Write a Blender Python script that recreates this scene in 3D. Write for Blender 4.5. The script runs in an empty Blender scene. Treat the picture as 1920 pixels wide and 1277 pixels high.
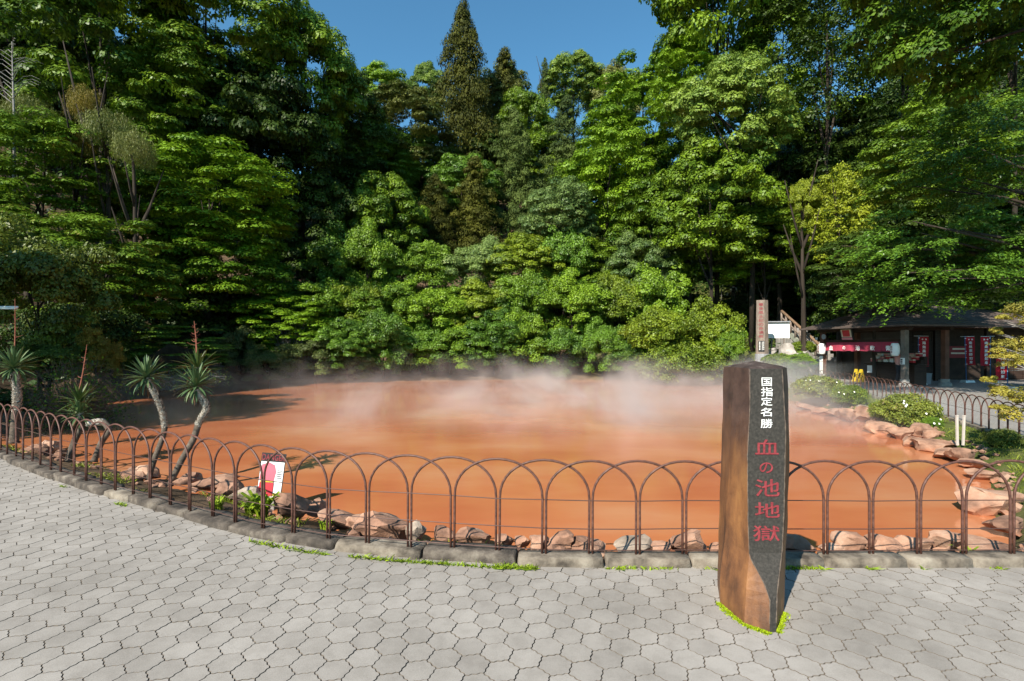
import bpy, bmesh, math, random
import numpy as np
from mathutils import Vector, Matrix, noise as mnoise

R = math.radians
random.seed(7)
sc = bpy.context.scene
COL = sc.collection

# ------------------------------------------------------------------ camera
CAM_H = 1.75
cam_d = bpy.data.cameras.new('camera')
cam = bpy.data.objects.new('camera', cam_d)
COL.objects.link(cam)
cam.location = (0, 0, CAM_H)
cam.rotation_euler = (R(90), 0, 0)
cam_d.sensor_width = 36.0
cam_d.lens = 18.0
cam_d.shift_y = 0.00495
cam_d.clip_start = 0.05
cam_d.clip_end = 2000
sc.camera = cam

# ------------------------------------------------------------------ light
SUN_EL, SHADOW_AZ = 39.0, 35.0          # shadows fall to the back right
world = bpy.data.worlds.new('World')
sc.world = world
world.use_nodes = True
wn = world.node_tree
bg = wn.nodes['Background']
sky = wn.nodes.new('ShaderNodeTexSky')
sky.sky_type = 'NISHITA'
sky.sun_disc = False
sky.sun_elevation = R(SUN_EL)
sky.sun_rotation = R(180 + SHADOW_AZ)
sky.air_density = 1.0
sky.dust_density = 0.3
sky.ozone_density = 2.5
grade = wn.nodes.new('ShaderNodeMix')            # deep clear spring sky
grade.data_type = 'RGBA'; grade.blend_type = 'MULTIPLY'; grade.inputs['Factor'].default_value = 1.0
grade.inputs['B'].default_value = (0.62, 1.06, 1.10, 1)
wn.links.new(sky.outputs['Color'], grade.inputs['A'])
wn.links.new(grade.outputs['Result'], bg.inputs['Color'])
bg.inputs['Strength'].default_value = 0.092
sun_d = bpy.data.lights.new('sun', 'SUN')
sun_d.energy = 5.0
sun_d.angle = R(0.53)
sun_d.color = (1.0, 0.92, 0.80)
sun = bpy.data.objects.new('sun', sun_d)
COL.objects.link(sun)
_d = Vector((math.sin(R(SHADOW_AZ)) * math.cos(R(SUN_EL)), math.cos(R(SHADOW_AZ)) * math.cos(R(SUN_EL)), -math.sin(R(SUN_EL))))
sun.rotation_euler = _d.to_track_quat('-Z', 'Y').to_euler()
vs = sc.view_settings
vs.view_transform = 'Standard'
vs.look = 'None'
vs.exposure = 0.88
vs.gamma = 1.0
vs.use_curve_mapping = False
sc.cycles.max_bounces = 4
sc.cycles.transparent_max_bounces = 6
sc.cycles.volume_bounces = 1
sc.cycles.volume_step_rate = 1.6
sc.cycles.volume_max_steps = 128
sc.cycles.use_denoising = True
sc.cycles.sample_clamp_direct = 5.0
sc.cycles.sample_clamp_indirect = 3.0

# ------------------------------------------------------------------ helpers
F = 960.0
HOR = 648.0
def at(px, py, d):
    """photo pixel + distance -> point in the place"""
    return Vector(((px - 960) / F * d, d, CAM_H - (py - HOR) * d / F))
def ground_at(px, py, z=0.0):
    d = (CAM_H - z) * F / (py - HOR)
    return Vector(((px - 960) / F * d, d, z))

def tag(o, label=None, cat=None, group=None, kind=None):
    if label: o['label'] = label
    if cat: o['category'] = cat
    if group: o['group'] = group
    if kind: o['kind'] = kind
    return o
def empty(name, loc, rz=0.0):
    o = bpy.data.objects.new(name, None)
    o.empty_display_size = 0.2
    COL.objects.link(o)
    o.location = loc
    o.rotation_euler = (0, 0, rz)
    return o
def link(name, mesh, parent=None, mat=None, loc=None, rot=None, scale=None):
    o = bpy.data.objects.new(name, mesh)
    COL.objects.link(o)
    if mat is not None and len(mesh.materials) == 0:
        mesh.materials.append(mat)
    if parent is not None: o.parent = parent
    if loc is not None: o.location = loc
    if rot is not None: o.rotation_euler = rot
    if scale is not None: o.scale = scale
    return o

ORD = ['first', 'second', 'third', 'fourth', 'fifth', 'sixth', 'seventh', 'eighth', 'ninth', 'tenth', 'eleventh', 'twelfth',
       'thirteenth', 'fourteenth', 'fifteenth', 'sixteenth', 'seventeenth', 'eighteenth', 'nineteenth', 'twentieth']
def ordinal(i):
    if i < 20: return ORD[i]
    t = {2: 'twenty', 3: 'thirty', 4: 'forty'}[(i + 1) // 10]
    u = (i + 1) % 10
    return t + '-' + ORD[u - 1] if u else {'twenty': 'twentieth', 'thirty': 'thirtieth', 'forty': 'fortieth'}[t]

class MB:
    """collects shapes for ONE mesh"""
    def __init__(s): s.v = []; s.f = []; s.m = []
    def add(s, vs_, fs_, mi=0):
        b = len(s.v)
        s.v.extend([tuple(p) for p in vs_])
        for f in fs_:
            s.f.append(tuple(i + b for i in f)); s.m.append(mi)
        return s
    def box(s, c, size, rot=None, mi=0, taper=1.0):
        hx, hy, hz = size[0] / 2, size[1] / 2, size[2] / 2
        pts = [Vector((x * hx * (taper if z > 0 else 1), y * hy * (taper if z > 0 else 1), z * hz)) for z in (-1, 1) for y in (-1, 1) for x in (-1, 1)]
        if rot is not None: pts = [rot @ p for p in pts]
        c = Vector(c)
        s.add([p + c for p in pts], [(0, 2, 3, 1), (4, 5, 7, 6), (0, 1, 5, 4), (2, 6, 7, 3), (0, 4, 6, 2), (1, 3, 7, 5)], mi)
        return s
    def tube(s, pts, rad, n=8, cap=True, mi=0):
        pts = [Vector(p) for p in pts]
        if not hasattr(rad, '__len__'): rad = [rad] * len(pts)
        up = Vector((0, 0, 1))
        rings = []
        prev = None
        for i, p in enumerate(pts):
            t = (pts[min(i + 1, len(pts) - 1)] - pts[max(i - 1, 0)]).normalized()
            if prev is None:
                a = t.cross(up)
                if a.length < 1e-3: a = t.cross(Vector((1, 0, 0)))
                a.normalize()
            else:
                a = (prev - t * prev.dot(t))
                if a.length < 1e-6: a = t.orthogonal()
                a.normalize()
            prev = a
            b = t.cross(a)
            rings.append([p + (a * math.cos(2 * math.pi * k / n) + b * math.sin(2 * math.pi * k / n)) * rad[i] for k in range(n)])
        base = [q for r_ in rings for q in r_]
        fs = []
        for i in range(len(pts) - 1):
            for k in range(n):
                k2 = (k + 1) % n
                fs.append((i * n + k, i * n + k2, (i + 1) * n + k2, (i + 1) * n + k))
        if cap:
            fs.append(tuple(reversed(range(n))))
            fs.append(tuple((len(pts) - 1) * n + k for k in range(n)))
        s.add(base, fs, mi)
        return s
    def lathe(s, prof, c=(0, 0, 0), n=20, mi=0):
        c = Vector(c)
        base = [c + Vector((r_ * math.cos(2 * math.pi * k / n), r_ * math.sin(2 * math.pi * k / n), z)) for r_, z in prof for k in range(n)]
        fs = []
        for i in range(len(prof) - 1):
            for k in range(n):
                k2 = (k + 1) % n
                fs.append((i * n + k, i * n + k2, (i + 1) * n + k2, (i + 1) * n + k))
        fs.append(tuple(reversed(range(n))))
        fs.append(tuple((len(prof) - 1) * n + k for k in range(n)))
        s.add(base, fs, mi)
        return s
    def prism(s, poly, z0, z1, mi=0):
        n = len(poly)
        s.add([(x, y, z0) for x, y in poly] + [(x, y, z1) for x, y in poly],
              [tuple(reversed(range(n))), tuple(range(n, 2 * n))] + [(i, (i + 1) % n, n + (i + 1) % n, n + i) for i in range(n)], mi)
        return s
    def mesh(s, name, smooth=False):
        me = bpy.data.meshes.new(name)
        me.from_pydata(s.v, [], s.f)
        if smooth: me.polygons.foreach_set('use_smooth', [True] * len(me.polygons))
        if max(s.m or [0]) > 0: me.polygons.foreach_set('material_index', s.m)
        me.update()
        return me
    def build(s, name, mat, parent=None, smooth=False, **kw):
        me = s.mesh(name, smooth)
        for m_ in (mat if isinstance(mat, (list, tuple)) else [mat]): me.materials.append(m_)
        return link(name, me, parent, **kw)

def quads_mesh(name, V, nq, tint=None, mat=None, poly=4):
    """fast mesh of nq separate polys, V is (nq*poly, 3)"""
    me = bpy.data.meshes.new(name)
    me.vertices.add(nq * poly)
    me.vertices.foreach_set('co', np.asarray(V, dtype=np.float32).ravel())
    me.loops.add(nq * poly)
    me.loops.foreach_set('vertex_index', np.arange(nq * poly, dtype=np.int32))
    me.polygons.add(nq)
    me.polygons.foreach_set('loop_start', np.arange(0, nq * poly, poly, dtype=np.int32))
    me.polygons.foreach_set('loop_total', np.full(nq, poly, dtype=np.int32))
    if tint is not None:
        a = me.attributes.new('tint', 'FLOAT', 'FACE')
        a.data.foreach_set('value', np.asarray(tint, dtype=np.float32))
    me.update(calc_edges=True)
    if mat: me.materials.append(mat)
    return me

# ------------------------------------------------------------------ materials
def nmat(name):
    m = bpy.data.materials.new(name)
    m.use_nodes = True
    nt = m.node_tree
    return m, nt, nt.nodes['Principled BSDF'], nt.nodes, nt.links
def ramp(nt, stops):
    r_ = nt.nodes.new('ShaderNodeValToRGB')
    e = r_.color_ramp.elements
    while len(e) < len(stops): e.new(0.5)
    for i, (p, c) in enumerate(stops):
        e[i].position = p; e[i].color = (*c, 1)
    return r_
def noise_fac(nt, scale, detail=4, rough=0.55, coord='Object', vec_scale=None):
    tc = nt.nodes.new('ShaderNodeTexCoord')
    n = nt.nodes.new('ShaderNodeTexNoise')
    n.inputs['Scale'].default_value = scale
    n.inputs['Detail'].default_value = detail
    n.inputs['Roughness'].default_value = rough
    src = tc.outputs[coord] if coord in ('Object', 'Generated') else None
    if src is None:
        g = nt.nodes.new('ShaderNodeNewGeometry'); src = g.outputs['Position']
    if vec_scale:
        mp = nt.nodes.new('ShaderNodeMapping')
        mp.inputs['Scale'].default_value = vec_scale
        nt.links.new(src, mp.inputs['Vector']); src = mp.outputs['Vector']
    nt.links.new(src, n.inputs['Vector'])
    return n
def noisy(name, stops, scale=4, rough=0.8, bump=0.0, bscale=None, coord='Object', metal=0.0, spec=0.3, detail=5, vec_scale=None, bdist=0.02):
    m, nt, b, N, L = nmat(name)
    n = noise_fac(nt, scale, detail, 0.6, coord, vec_scale)
    r_ = ramp(nt, stops)
    L.new(n.outputs['Fac'], r_.inputs['Fac'])
    L.new(r_.outputs['Color'], b.inputs['Base Color'])
    b.inputs['Roughness'].default_value = rough
    b.inputs['Metallic'].default_value = metal
    b.inputs['Specular IOR Level'].default_value = spec
    if bump:
        n2 = noise_fac(nt, bscale or scale * 4, 5, 0.65, coord)
        bp = N.new('ShaderNodeBump')
        bp.inputs['Strength'].default_value = bump
        bp.inputs['Distance'].default_value = bdist
        L.new(n2.outputs['Fac'], bp.inputs['Height'])
        L.new(bp.outputs['Normal'], b.inputs['Normal'])
    return m
def plain(name, c, rough=0.6, metal=0.0, spec=0.4, var=0.12, scale=6):
    d = tuple(max(0, x * (1 - var)) for x in c); l = tuple(min(1, x * (1 + var)) for x in c)
    return noisy(name, [(0.3, d), (0.7, l)], scale, rough, metal=metal, spec=spec)
def leaf_mat(name, dark, light, tips=None, rough=0.5, spec=0.35, trans=0.22):
    m, nt, b, N, L = nmat(name)
    a = N.new('ShaderNodeAttribute'); a.attribute_name = 'tint'
    oi = N.new('ShaderNodeObjectInfo')
    ma = N.new('ShaderNodeMath'); ma.operation = 'MULTIPLY_ADD'
    L.new(oi.outputs['Random'], ma.inputs[0]); ma.inputs[1].default_value = 0.28
    mb = N.new('ShaderNodeMath'); mb.operation = 'MULTIPLY'
    L.new(a.outputs['Fac'], mb.inputs[0]); mb.inputs[1].default_value = 0.72
    L.new(mb.outputs[0], ma.inputs[2])
    mid = tuple((x + y) / 2 for x, y in zip(dark, light))
    st = [(0.08, dark), (0.45, mid), (0.82, light)]
    if tips: st.append((0.93, tips))
    r_ = ramp(nt, st)
    L.new(ma.outputs[0], r_.inputs['Fac'])
    L.new(r_.outputs['Color'], b.inputs['Base Color'])
    b.inputs['Roughness'].default_value = rough
    b.inputs['Specular IOR Level'].default_value = spec
    tr = N.new('ShaderNodeBsdfTranslucent')
    L.new(r_.outputs['Color'], tr.inputs['Color'])
    mx = N.new('ShaderNodeMixShader'); mx.inputs['Fac'].default_value = trans
    L.new(b.outputs[0], mx.inputs[1]); L.new(tr.outputs[0], mx.inputs[2])
    L.new(mx.outputs[0], N['Material Output'].inputs['Surface'])
    return m

M = {}
M['castan'] = leaf_mat('leaf_castanopsis', (0.027, 0.073, 0.006), (0.194, 0.298, 0.014))
M['dark'] = leaf_mat('leaf_shaded_evergreen', (0.008, 0.022, 0.004), (0.062, 0.105, 0.012), spec=0.25)  # evergreen leaf, colour darkened to stand in for deep shade
M['bright'] = leaf_mat('leaf_bright_green', (0.048, 0.121, 0.009), (0.217, 0.353, 0.014))
M['maple'] = leaf_mat('leaf_maple', (0.048, 0.117, 0.009), (0.199, 0.332, 0.014), spec=0.2)
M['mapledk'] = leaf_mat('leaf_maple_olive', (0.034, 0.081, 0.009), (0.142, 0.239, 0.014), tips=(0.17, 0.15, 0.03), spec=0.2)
M['cream'] = leaf_mat('leaf_cream_tipped', (0.034, 0.068, 0.013), (0.209, 0.214, 0.043), tips=(0.3, 0.25, 0.1))
M['light'] = leaf_mat('leaf_light_green', (0.05, 0.11, 0.02), (0.224, 0.313, 0.04), spec=0.3)
M['pale'] = leaf_mat('leaf_pale_flowering', (0.051, 0.104, 0.027), (0.229, 0.318, 0.079), tips=(0.4, 0.44, 0.22))
M['cedar'] = leaf_mat('needles_cedar', (0.018, 0.025, 0.004), (0.095, 0.098, 0.011), spec=0.15, rough=0.7, trans=0.1)
M['cedarg'] = leaf_mat('needles_cedar_green', (0.02, 0.04, 0.012), (0.101, 0.14, 0.028), spec=0.15, rough=0.7, trans=0.1)
M['bamboo'] = leaf_mat('leaf_bamboo', (0.05, 0.08, 0.02), (0.213, 0.227, 0.048), tips=(0.26, 0.19, 0.05), spec=0.3)
M['bambooo'] = leaf_mat('leaf_bamboo_orange', (0.07, 0.08, 0.015), (0.269, 0.194, 0.024), tips=(0.33, 0.16, 0.03), spec=0.2)
M['bush'] = leaf_mat('leaf_bank_green', (0.039, 0.099, 0.009), (0.209, 0.337, 0.017), spec=0.4)
M['bush2'] = leaf_mat('leaf_bank_deep', (0.027, 0.078, 0.01), (0.148, 0.275, 0.02), spec=0.45)
M['bush3'] = leaf_mat('leaf_bank_yellow', (0.05, 0.094, 0.01), (0.234, 0.309, 0.019), spec=0.35)
M['olive'] = leaf_mat('leaf_olive_grey', (0.03, 0.05, 0.016), (0.146, 0.184, 0.042), spec=0.35)
M['glossy'] = leaf_mat('leaf_glossy_overhang', (0.026, 0.075, 0.006), (0.124, 0.236, 0.016), spec=0.55, rough=0.42)
M['vine'] = leaf_mat('leaf_yellow_vine', (0.096, 0.145, 0.01), (0.286, 0.331, 0.019), spec=0.3)
M['azalea'] = leaf_mat('leaf_azalea', (0.045, 0.077, 0.014), (0.235, 0.272, 0.038), tips=(0.2, 0.16, 0.05), spec=0.3)
M['gold'] = leaf_mat('leaf_golden_shrub', (0.08, 0.09, 0.02), (0.381, 0.324, 0.048), tips=(0.4, 0.25, 0.06), spec=0.25)
M['small'] = leaf_mat('leaf_small_edge_tree', (0.025, 0.05, 0.008), (0.179, 0.227, 0.024), spec=0.4)
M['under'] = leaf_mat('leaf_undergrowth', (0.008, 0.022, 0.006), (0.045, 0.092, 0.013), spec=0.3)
M['grass'] = leaf_mat('grass_blades', (0.065, 0.102, 0.017), (0.247, 0.286, 0.035), spec=0.2)
M['weed'] = leaf_mat('weed_blades', (0.1, 0.17, 0.012), (0.291, 0.389, 0.024), spec=0.2)
M['moss'] = leaf_mat('moss_tufts', (0.16, 0.24, 0.01), (0.381, 0.486, 0.016), spec=0.1)
M['dry'] = leaf_mat('leaf_withered', (0.10, 0.06, 0.035), (0.26, 0.17, 0.10), spec=0.1)
M['petal'] = plain('white_petal', (0.75, 0.74, 0.66), 0.6)
M['twig'] = noisy('twig_brown', [(0.3, (0.06, 0.038, 0.028)), (0.7, (0.15, 0.105, 0.08))], 20, 0.9)
M['bark'] = noisy('bark', [(0.3, (0.014, 0.010, 0.007)), (0.7, (0.055, 0.042, 0.031))], 6, 0.95, 0.6, 14, vec_scale=(3, 3, 0.6))
M['soil'] = None
M['fence'] = noisy('fence_brown_steel', [(0.35, (0.062, 0.026, 0.018)), (0.62, (0.115, 0.05, 0.036)), (0.8, (0.16, 0.10, 0.08))], 30, 0.55, metal=0.0, spec=0.4)
M['wire'] = plain('fence_wire', (0.10, 0.055, 0.045), 0.45, 0.3)
M['timber_dk'] = noisy('timber_dark', [(0.3, (0.018, 0.010, 0.007)), (0.7, (0.05, 0.028, 0.019))], 3, 0.75, 0.2, 20, vec_scale=(1, 1, 8))
M['roof'] = noisy('roof_brown', [(0.3, (0.065, 0.048, 0.041)), (0.7, (0.115, 0.088, 0.075))], 3, 0.85, 0.3, 25)
M['stakewood'] = plain('stake_faded_white', (0.5, 0.45, 0.4), 0.8)
M['white'] = plain('white_paint', (0.78, 0.78, 0.76), 0.5, var=0.04)
M['lantern'] = plain('lantern_paper', (0.78, 0.77, 0.75), 0.7, var=0.05)
M['red'] = plain('red_cloth', (0.34, 0.014, 0.024), 0.75, spec=0.15, var=0.1)
M['noren'] = plain('noren_crimson', (0.33, 0.045, 0.075), 0.8, spec=0.1, var=0.12)
M['redpaint'] = plain('red_paint', (0.46, 0.03, 0.04), 0.5)
M['pink'] = plain('pink_goods', (0.58, 0.2, 0.22), 0.6)
M['cream_obj'] = plain('cream_goods', (0.6, 0.5, 0.38), 0.6)
M['blue'] = plain('blue_pole', (0.02, 0.12, 0.32), 0.45)
M['yellow'] = plain('yellow_plastic', (0.55, 0.38, 0.02), 0.5)
M['black'] = plain('black_paint', (0.012, 0.012, 0.013), 0.6)
M['grey'] = plain('grey_plastic', (0.26, 0.27, 0.29), 0.5)
M['concrete'] = noisy('concrete', [(0.3, (0.2, 0.19, 0.175)), (0.7, (0.36, 0.34, 0.31))], 4, 0.9, 0.3, 60)

def paver_mat():
    m, nt, b, N, L = nmat('paver_concrete')
    a = N.new('ShaderNodeAttribute'); a.attribute_name = 'tint'
    oi = N.new('ShaderNodeObjectInfo')
    ad = N.new('ShaderNodeMath'); ad.operation = 'ADD'
    L.new(a.outputs['Fac'], ad.inputs[0]); L.new(oi.outputs['Random'], ad.inputs[1])
    fr = N.new('ShaderNodeMath'); fr.operation = 'FRACT'; L.new(ad.outputs[0], fr.inputs[0])
    r1 = ramp(nt, [(0.0, (0.288, 0.268, 0.244)), (0.5, (0.312, 0.291, 0.265)), (1.0, (0.336, 0.314, 0.287))])
    L.new(fr.outputs[0], r1.inputs['Fac'])
    n1 = noise_fac(nt, 1.1, 4, 0.6, 'World')
    r2 = ramp(nt, [(0.32, (0.79, 0.78, 0.765)), (0.62, (1.04, 1.03, 1.02))])
    L.new(n1.outputs['Fac'], r2.inputs['Fac'])
    n2 = noise_fac(nt, 190, 3, 0.7, 'World')
    r3 = ramp(nt, [(0.3, (0.80, 0.80, 0.80)), (0.7, (1.10, 1.10, 1.10))])
    L.new(n2.outputs['Fac'], r3.inputs['Fac'])
    n4 = noise_fac(nt, 9, 5, 0.65, 'World')
    r4 = ramp(nt, [(0.36, (0.88, 0.875, 0.87)), (0.56, (1, 1, 1))])
    L.new(n4.outputs['Fac'], r4.inputs['Fac'])
    prev = r1.outputs['Color']
    for r_ in (r2, r3, r4):
        mx = N.new('ShaderNodeMix'); mx.data_type = 'RGBA'; mx.blend_type = 'MULTIPLY'
        mx.inputs['Factor'].default_value = 1
        L.new(prev, mx.inputs['A']); L.new(r_.outputs['Color'], mx.inputs['B'])
        prev = mx.outputs['Result']
    L.new(prev, b.inputs['Base Color'])
    b.inputs['Roughness'].default_value = 0.9
    b.inputs['Specular IOR Level'].default_value = 0.2
    bp = N.new('ShaderNodeBump'); bp.inputs['Strength'].default_value = 0.35; bp.inputs['Distance'].default_value = 0.004
    L.new(n2.outputs['Fac'], bp.inputs['Height']); L.new(bp.outputs['Normal'], b.inputs['Normal'])
    return m
M['paver'] = paver_mat()
M['joint'] = noisy('paver_joint_sand', [(0.3, (0.10, 0.083, 0.066)), (0.7, (0.18, 0.155, 0.128))], 12, 0.95, coord='World')
M['kerb'] = noisy('kerb_concrete', [(0.34, (0.055, 0.045, 0.035)), (0.5, (0.17, 0.142, 0.11)), (0.68, (0.28, 0.245, 0.195))], 5, 0.95, 0.7, 45, coord='World', bdist=0.01)
M['kerb_dk'] = noisy('kerb_weathered_stone', [(0.32, (0.03, 0.025, 0.021)), (0.52, (0.09, 0.074, 0.06)), (0.72, (0.21, 0.18, 0.145))], 6, 0.95, 0.9, 40, coord='World', bdist=0.012)
def rock_mat(name, cols):
    m, nt, b, N, L = nmat(name)
    n1 = noise_fac(nt, 3.2, 6, 0.62, 'World')
    r1 = ramp(nt, cols)
    L.new(n1.outputs['Fac'], r1.inputs['Fac'])
    oi = N.new('ShaderNodeObjectInfo')
    r2 = ramp(nt, [(0.0, (0.72, 0.70, 0.68)), (1.0, (1.1, 1.08, 1.05))])
    L.new(oi.outputs['Random'], r2.inputs['Fac'])
    mx = N.new('ShaderNodeMix'); mx.data_type = 'RGBA'; mx.blend_type = 'MULTIPLY'; mx.inputs['Factor'].default_value = 1
    L.new(r1.outputs['Color'], mx.inputs['A']); L.new(r2.outputs['Color'], mx.inputs['B'])
    # red mud stain creeping up from the waterline
    g = N.new('ShaderNodeNewGeometry'); sx = N.new('ShaderNodeSeparateXYZ'); L.new(g.outputs['Position'], sx.inputs[0])
    n3 = noise_fac(nt, 5, 4, 0.6, 'World')
    mad = N.new('ShaderNodeMath'); mad.operation = 'MULTIPLY_ADD'; L.new(n3.outputs['Fac'], mad.inputs[0]); mad.inputs[1].default_value = -0.3; L.new(sx.outputs['Z'], mad.inputs[2])
    mr = N.new('ShaderNodeMapRange'); mr.inputs['From Min'].default_value = -0.50; mr.inputs['From Max'].default_value = -0.34
    mr.inputs['To Min'].default_value = 0.85; mr.inputs['To Max'].default_value = 0.0
    L.new(mad.outputs[0], mr.inputs['Value'])
    mx2 = N.new('ShaderNodeMix'); mx2.data_type = 'RGBA'
    L.new(mr.outputs[0], mx2.inputs['Factor']); L.new(mx.outputs['Result'], mx2.inputs['A']); mx2.inputs['B'].default_value = (0.40, 0.135, 0.055, 1)
    L.new(mx2.outputs['Result'], b.inputs['Base Color'])
    b.inputs['Roughness'].default_value = 0.9
    n2 = noise_fac(nt, 26, 6, 0.7, 'World')
    bp = N.new('ShaderNodeBump'); bp.inputs['Strength'].default_value = 0.7; bp.inputs['Distance'].default_value = 0.015
    L.new(n2.outputs['Fac'], bp.inputs['Height']); L.new(bp.outputs['Normal'], b.inputs['Normal'])
    return m
M['rock'] = rock_mat('rock_salmon', [(0.3, (0.12, 0.062, 0.04)), (0.5, (0.34, 0.19, 0.125)), (0.7, (0.47, 0.315, 0.225))])
M['rock_grey'] = rock_mat('rock_grey_stained', [(0.3, (0.10, 0.08, 0.06)), (0.5, (0.26, 0.21, 0.165)), (0.7, (0.42, 0.35, 0.28))])

def ground_mat():
    m, nt, b, N, L = nmat('soil_and_turf')
    n1 = noise_fac(nt, 0.9, 6, 0.65, 'World')
    soil = ramp(nt, [(0.3, (0.035, 0.024, 0.015)), (0.52, (0.10, 0.07, 0.045)), (0.72, (0.19, 0.125, 0.075))])
    L.new(n1.outputs['Fac'], soil.inputs['Fac'])
    n2 = noise_fac(nt, 2.3, 6, 0.7, 'World')
    turf = ramp(nt, [(0.3, (0.045, 0.055, 0.016)), (0.55, (0.095, 0.115, 0.03)), (0.75, (0.15, 0.13, 0.06))])
    L.new(n2.outputs['Fac'], turf.inputs['Fac'])
    g = N.new('ShaderNodeNewGeometry'); sx = N.new('ShaderNodeSeparateXYZ'); L.new(g.outputs['Position'], sx.inputs[0])
    mr = N.new('ShaderNodeMapRange'); mr.inputs['From Min'].default_value = 4.5; mr.inputs['From Max'].default_value = 6.5
    L.new(sx.outputs['X'], mr.inputs['Value'])
    mx = N.new('ShaderNodeMix'); mx.data_type = 'RGBA'
    L.new(mr.outputs[0], mx.inputs['Factor']); L.new(soil.outputs['Color'], mx.inputs['A']); L.new(turf.outputs['Color'], mx.inputs['B'])
    L.new(mx.outputs['Result'], b.inputs['Base Color'])
    b.inputs['Roughness'].default_value = 1.0
    b.inputs['Specular IOR Level'].default_value = 0.1
    n3 = noise_fac(nt, 18, 5, 0.7, 'World')
    bp = N.new('ShaderNodeBump'); bp.inputs['Strength'].default_value = 0.8; bp.inputs['Distance'].default_value = 0.03
    L.new(n3.outputs['Fac'], bp.inputs['Height']); L.new(bp.outputs['Normal'], b.inputs['Normal'])
    return m
M['soil'] = ground_mat()

def water_mat():
    m, nt, b, N, L = nmat('red_hot_spring_water')
    n1 = noise_fac(nt, 0.30, 4, 0.55, 'World', (0.8, 1.5, 1))
    r1 = ramp(nt, [(0.34, (0.365, 0.108, 0.044)), (0.5, (0.425, 0.148, 0.062)), (0.64, (0.45, 0.195, 0.095))])
    L.new(n1.outputs['Fac'], r1.inputs['Fac'])
    L.new(r1.outputs['Color'], b.inputs['Base Color'])
    b.inputs['Roughness'].default_value = 0.10
    b.inputs['IOR'].default_value = 1.33
    b.inputs['Specular IOR Level'].default_value = 0.5
    n2 = noise_fac(nt, 3.2, 3, 0.5, 'World', (1.0, 2.2, 1))
    bp = N.new('ShaderNodeBump'); bp.inputs['Strength'].default_value = 0.10; bp.inputs['Distance'].default_value = 0.02
    L.new(n2.outputs['Fac'], bp.inputs['Height']); L.new(bp.outputs['Normal'], b.inputs['Normal'])
    return m
M['water'] = water_mat()

def basalt_raw():
    m, nt, b, N, L = nmat('basalt_rust_skin')
    n1 = noise_fac(nt, 2.6, 6, 0.62, 'Object', (2.2, 2.2, 0.8))
    r1 = ramp(nt, [(0.30, (0.04, 0.018, 0.009)), (0.45, (0.135, 0.055, 0.021)), (0.6, (0.235, 0.10, 0.034)), (0.78, (0.31, 0.155, 0.05))])
    # top is bleached purple brown, the foot ochre: a weathering band along the stone
    tc = N.new('ShaderNodeTexCoord'); sx = N.new('ShaderNodeSeparateXYZ'); L.new(tc.outputs['Object'], sx.inputs[0])
    L.new(n1.outputs['Fac'], r1.inputs['Fac'])
    n4 = noise_fac(nt, 4, 4, 0.6, 'Object')
    mad = N.new('ShaderNodeMath'); mad.operation = 'MULTIPLY_ADD'; L.new(n4.outputs['Fac'], mad.inputs[0]); mad.inputs[1].default_value = 0.5; L.new(sx.outputs['Z'], mad.inputs[2])
    mr = N.new('ShaderNodeMapRange'); mr.inputs['From Min'].default_value = 1.05; mr.inputs['From Max'].default_value = 1.6
    L.new(mad.outputs[0], mr.inputs['Value'])
    mx = N.new('ShaderNodeMix'); mx.data_type = 'RGBA'
    n5 = noise_fac(nt, 9, 4, 0.6, 'Object')
    r5 = ramp(nt, [(0.3, (0.035, 0.020, 0.016)), (0.7, (0.095, 0.055, 0.042))])
    L.new(n5.outputs['Fac'], r5.inputs['Fac'])
    L.new(mr.outputs[0], mx.inputs['Factor']); L.new(r1.outputs['Color'], mx.inputs['A']); L.new(r5.outputs['Color'], mx.inputs['B'])
    L.new(mx.outputs['Result'], b.inputs['Base Color'])
    b.inputs['Roughness'].default_value = 0.62
    n2 = noise_fac(nt, 55, 6, 0.7, 'Object')
    bp = N.new('ShaderNodeBump'); bp.inputs['Strength'].default_value = 0.5; bp.inputs['Distance'].default_value = 0.006
    L.new(n2.outputs['Fac'], bp.inputs['Height']); L.new(bp.outputs['Normal'], b.inputs['Normal'])
    return m
M['basalt'] = basalt_raw()
M['basalt_face'] = noisy('basalt_dressed_face', [(0.3, (0.024, 0.022, 0.019)), (0.5, (0.038, 0.034, 0.029)), (0.72, (0.062, 0.055, 0.047))], 60, 0.75, 0.5, 160, bdist=0.003)
M['basalt_edge'] = noisy('basalt_chipped_edge', [(0.3, (0.07, 0.055, 0.045)), (0.7, (0.16, 0.12, 0.09))], 60, 0.8)
M['ink_white'] = plain('inscription_white', (0.8, 0.8, 0.77), 0.6, var=0.05)
M['ink_red'] = noisy('inscription_red', [(0.3, (0.15, 0.018, 0.022)), (0.7, (0.31, 0.052, 0.06))], 40, 0.6)

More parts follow.
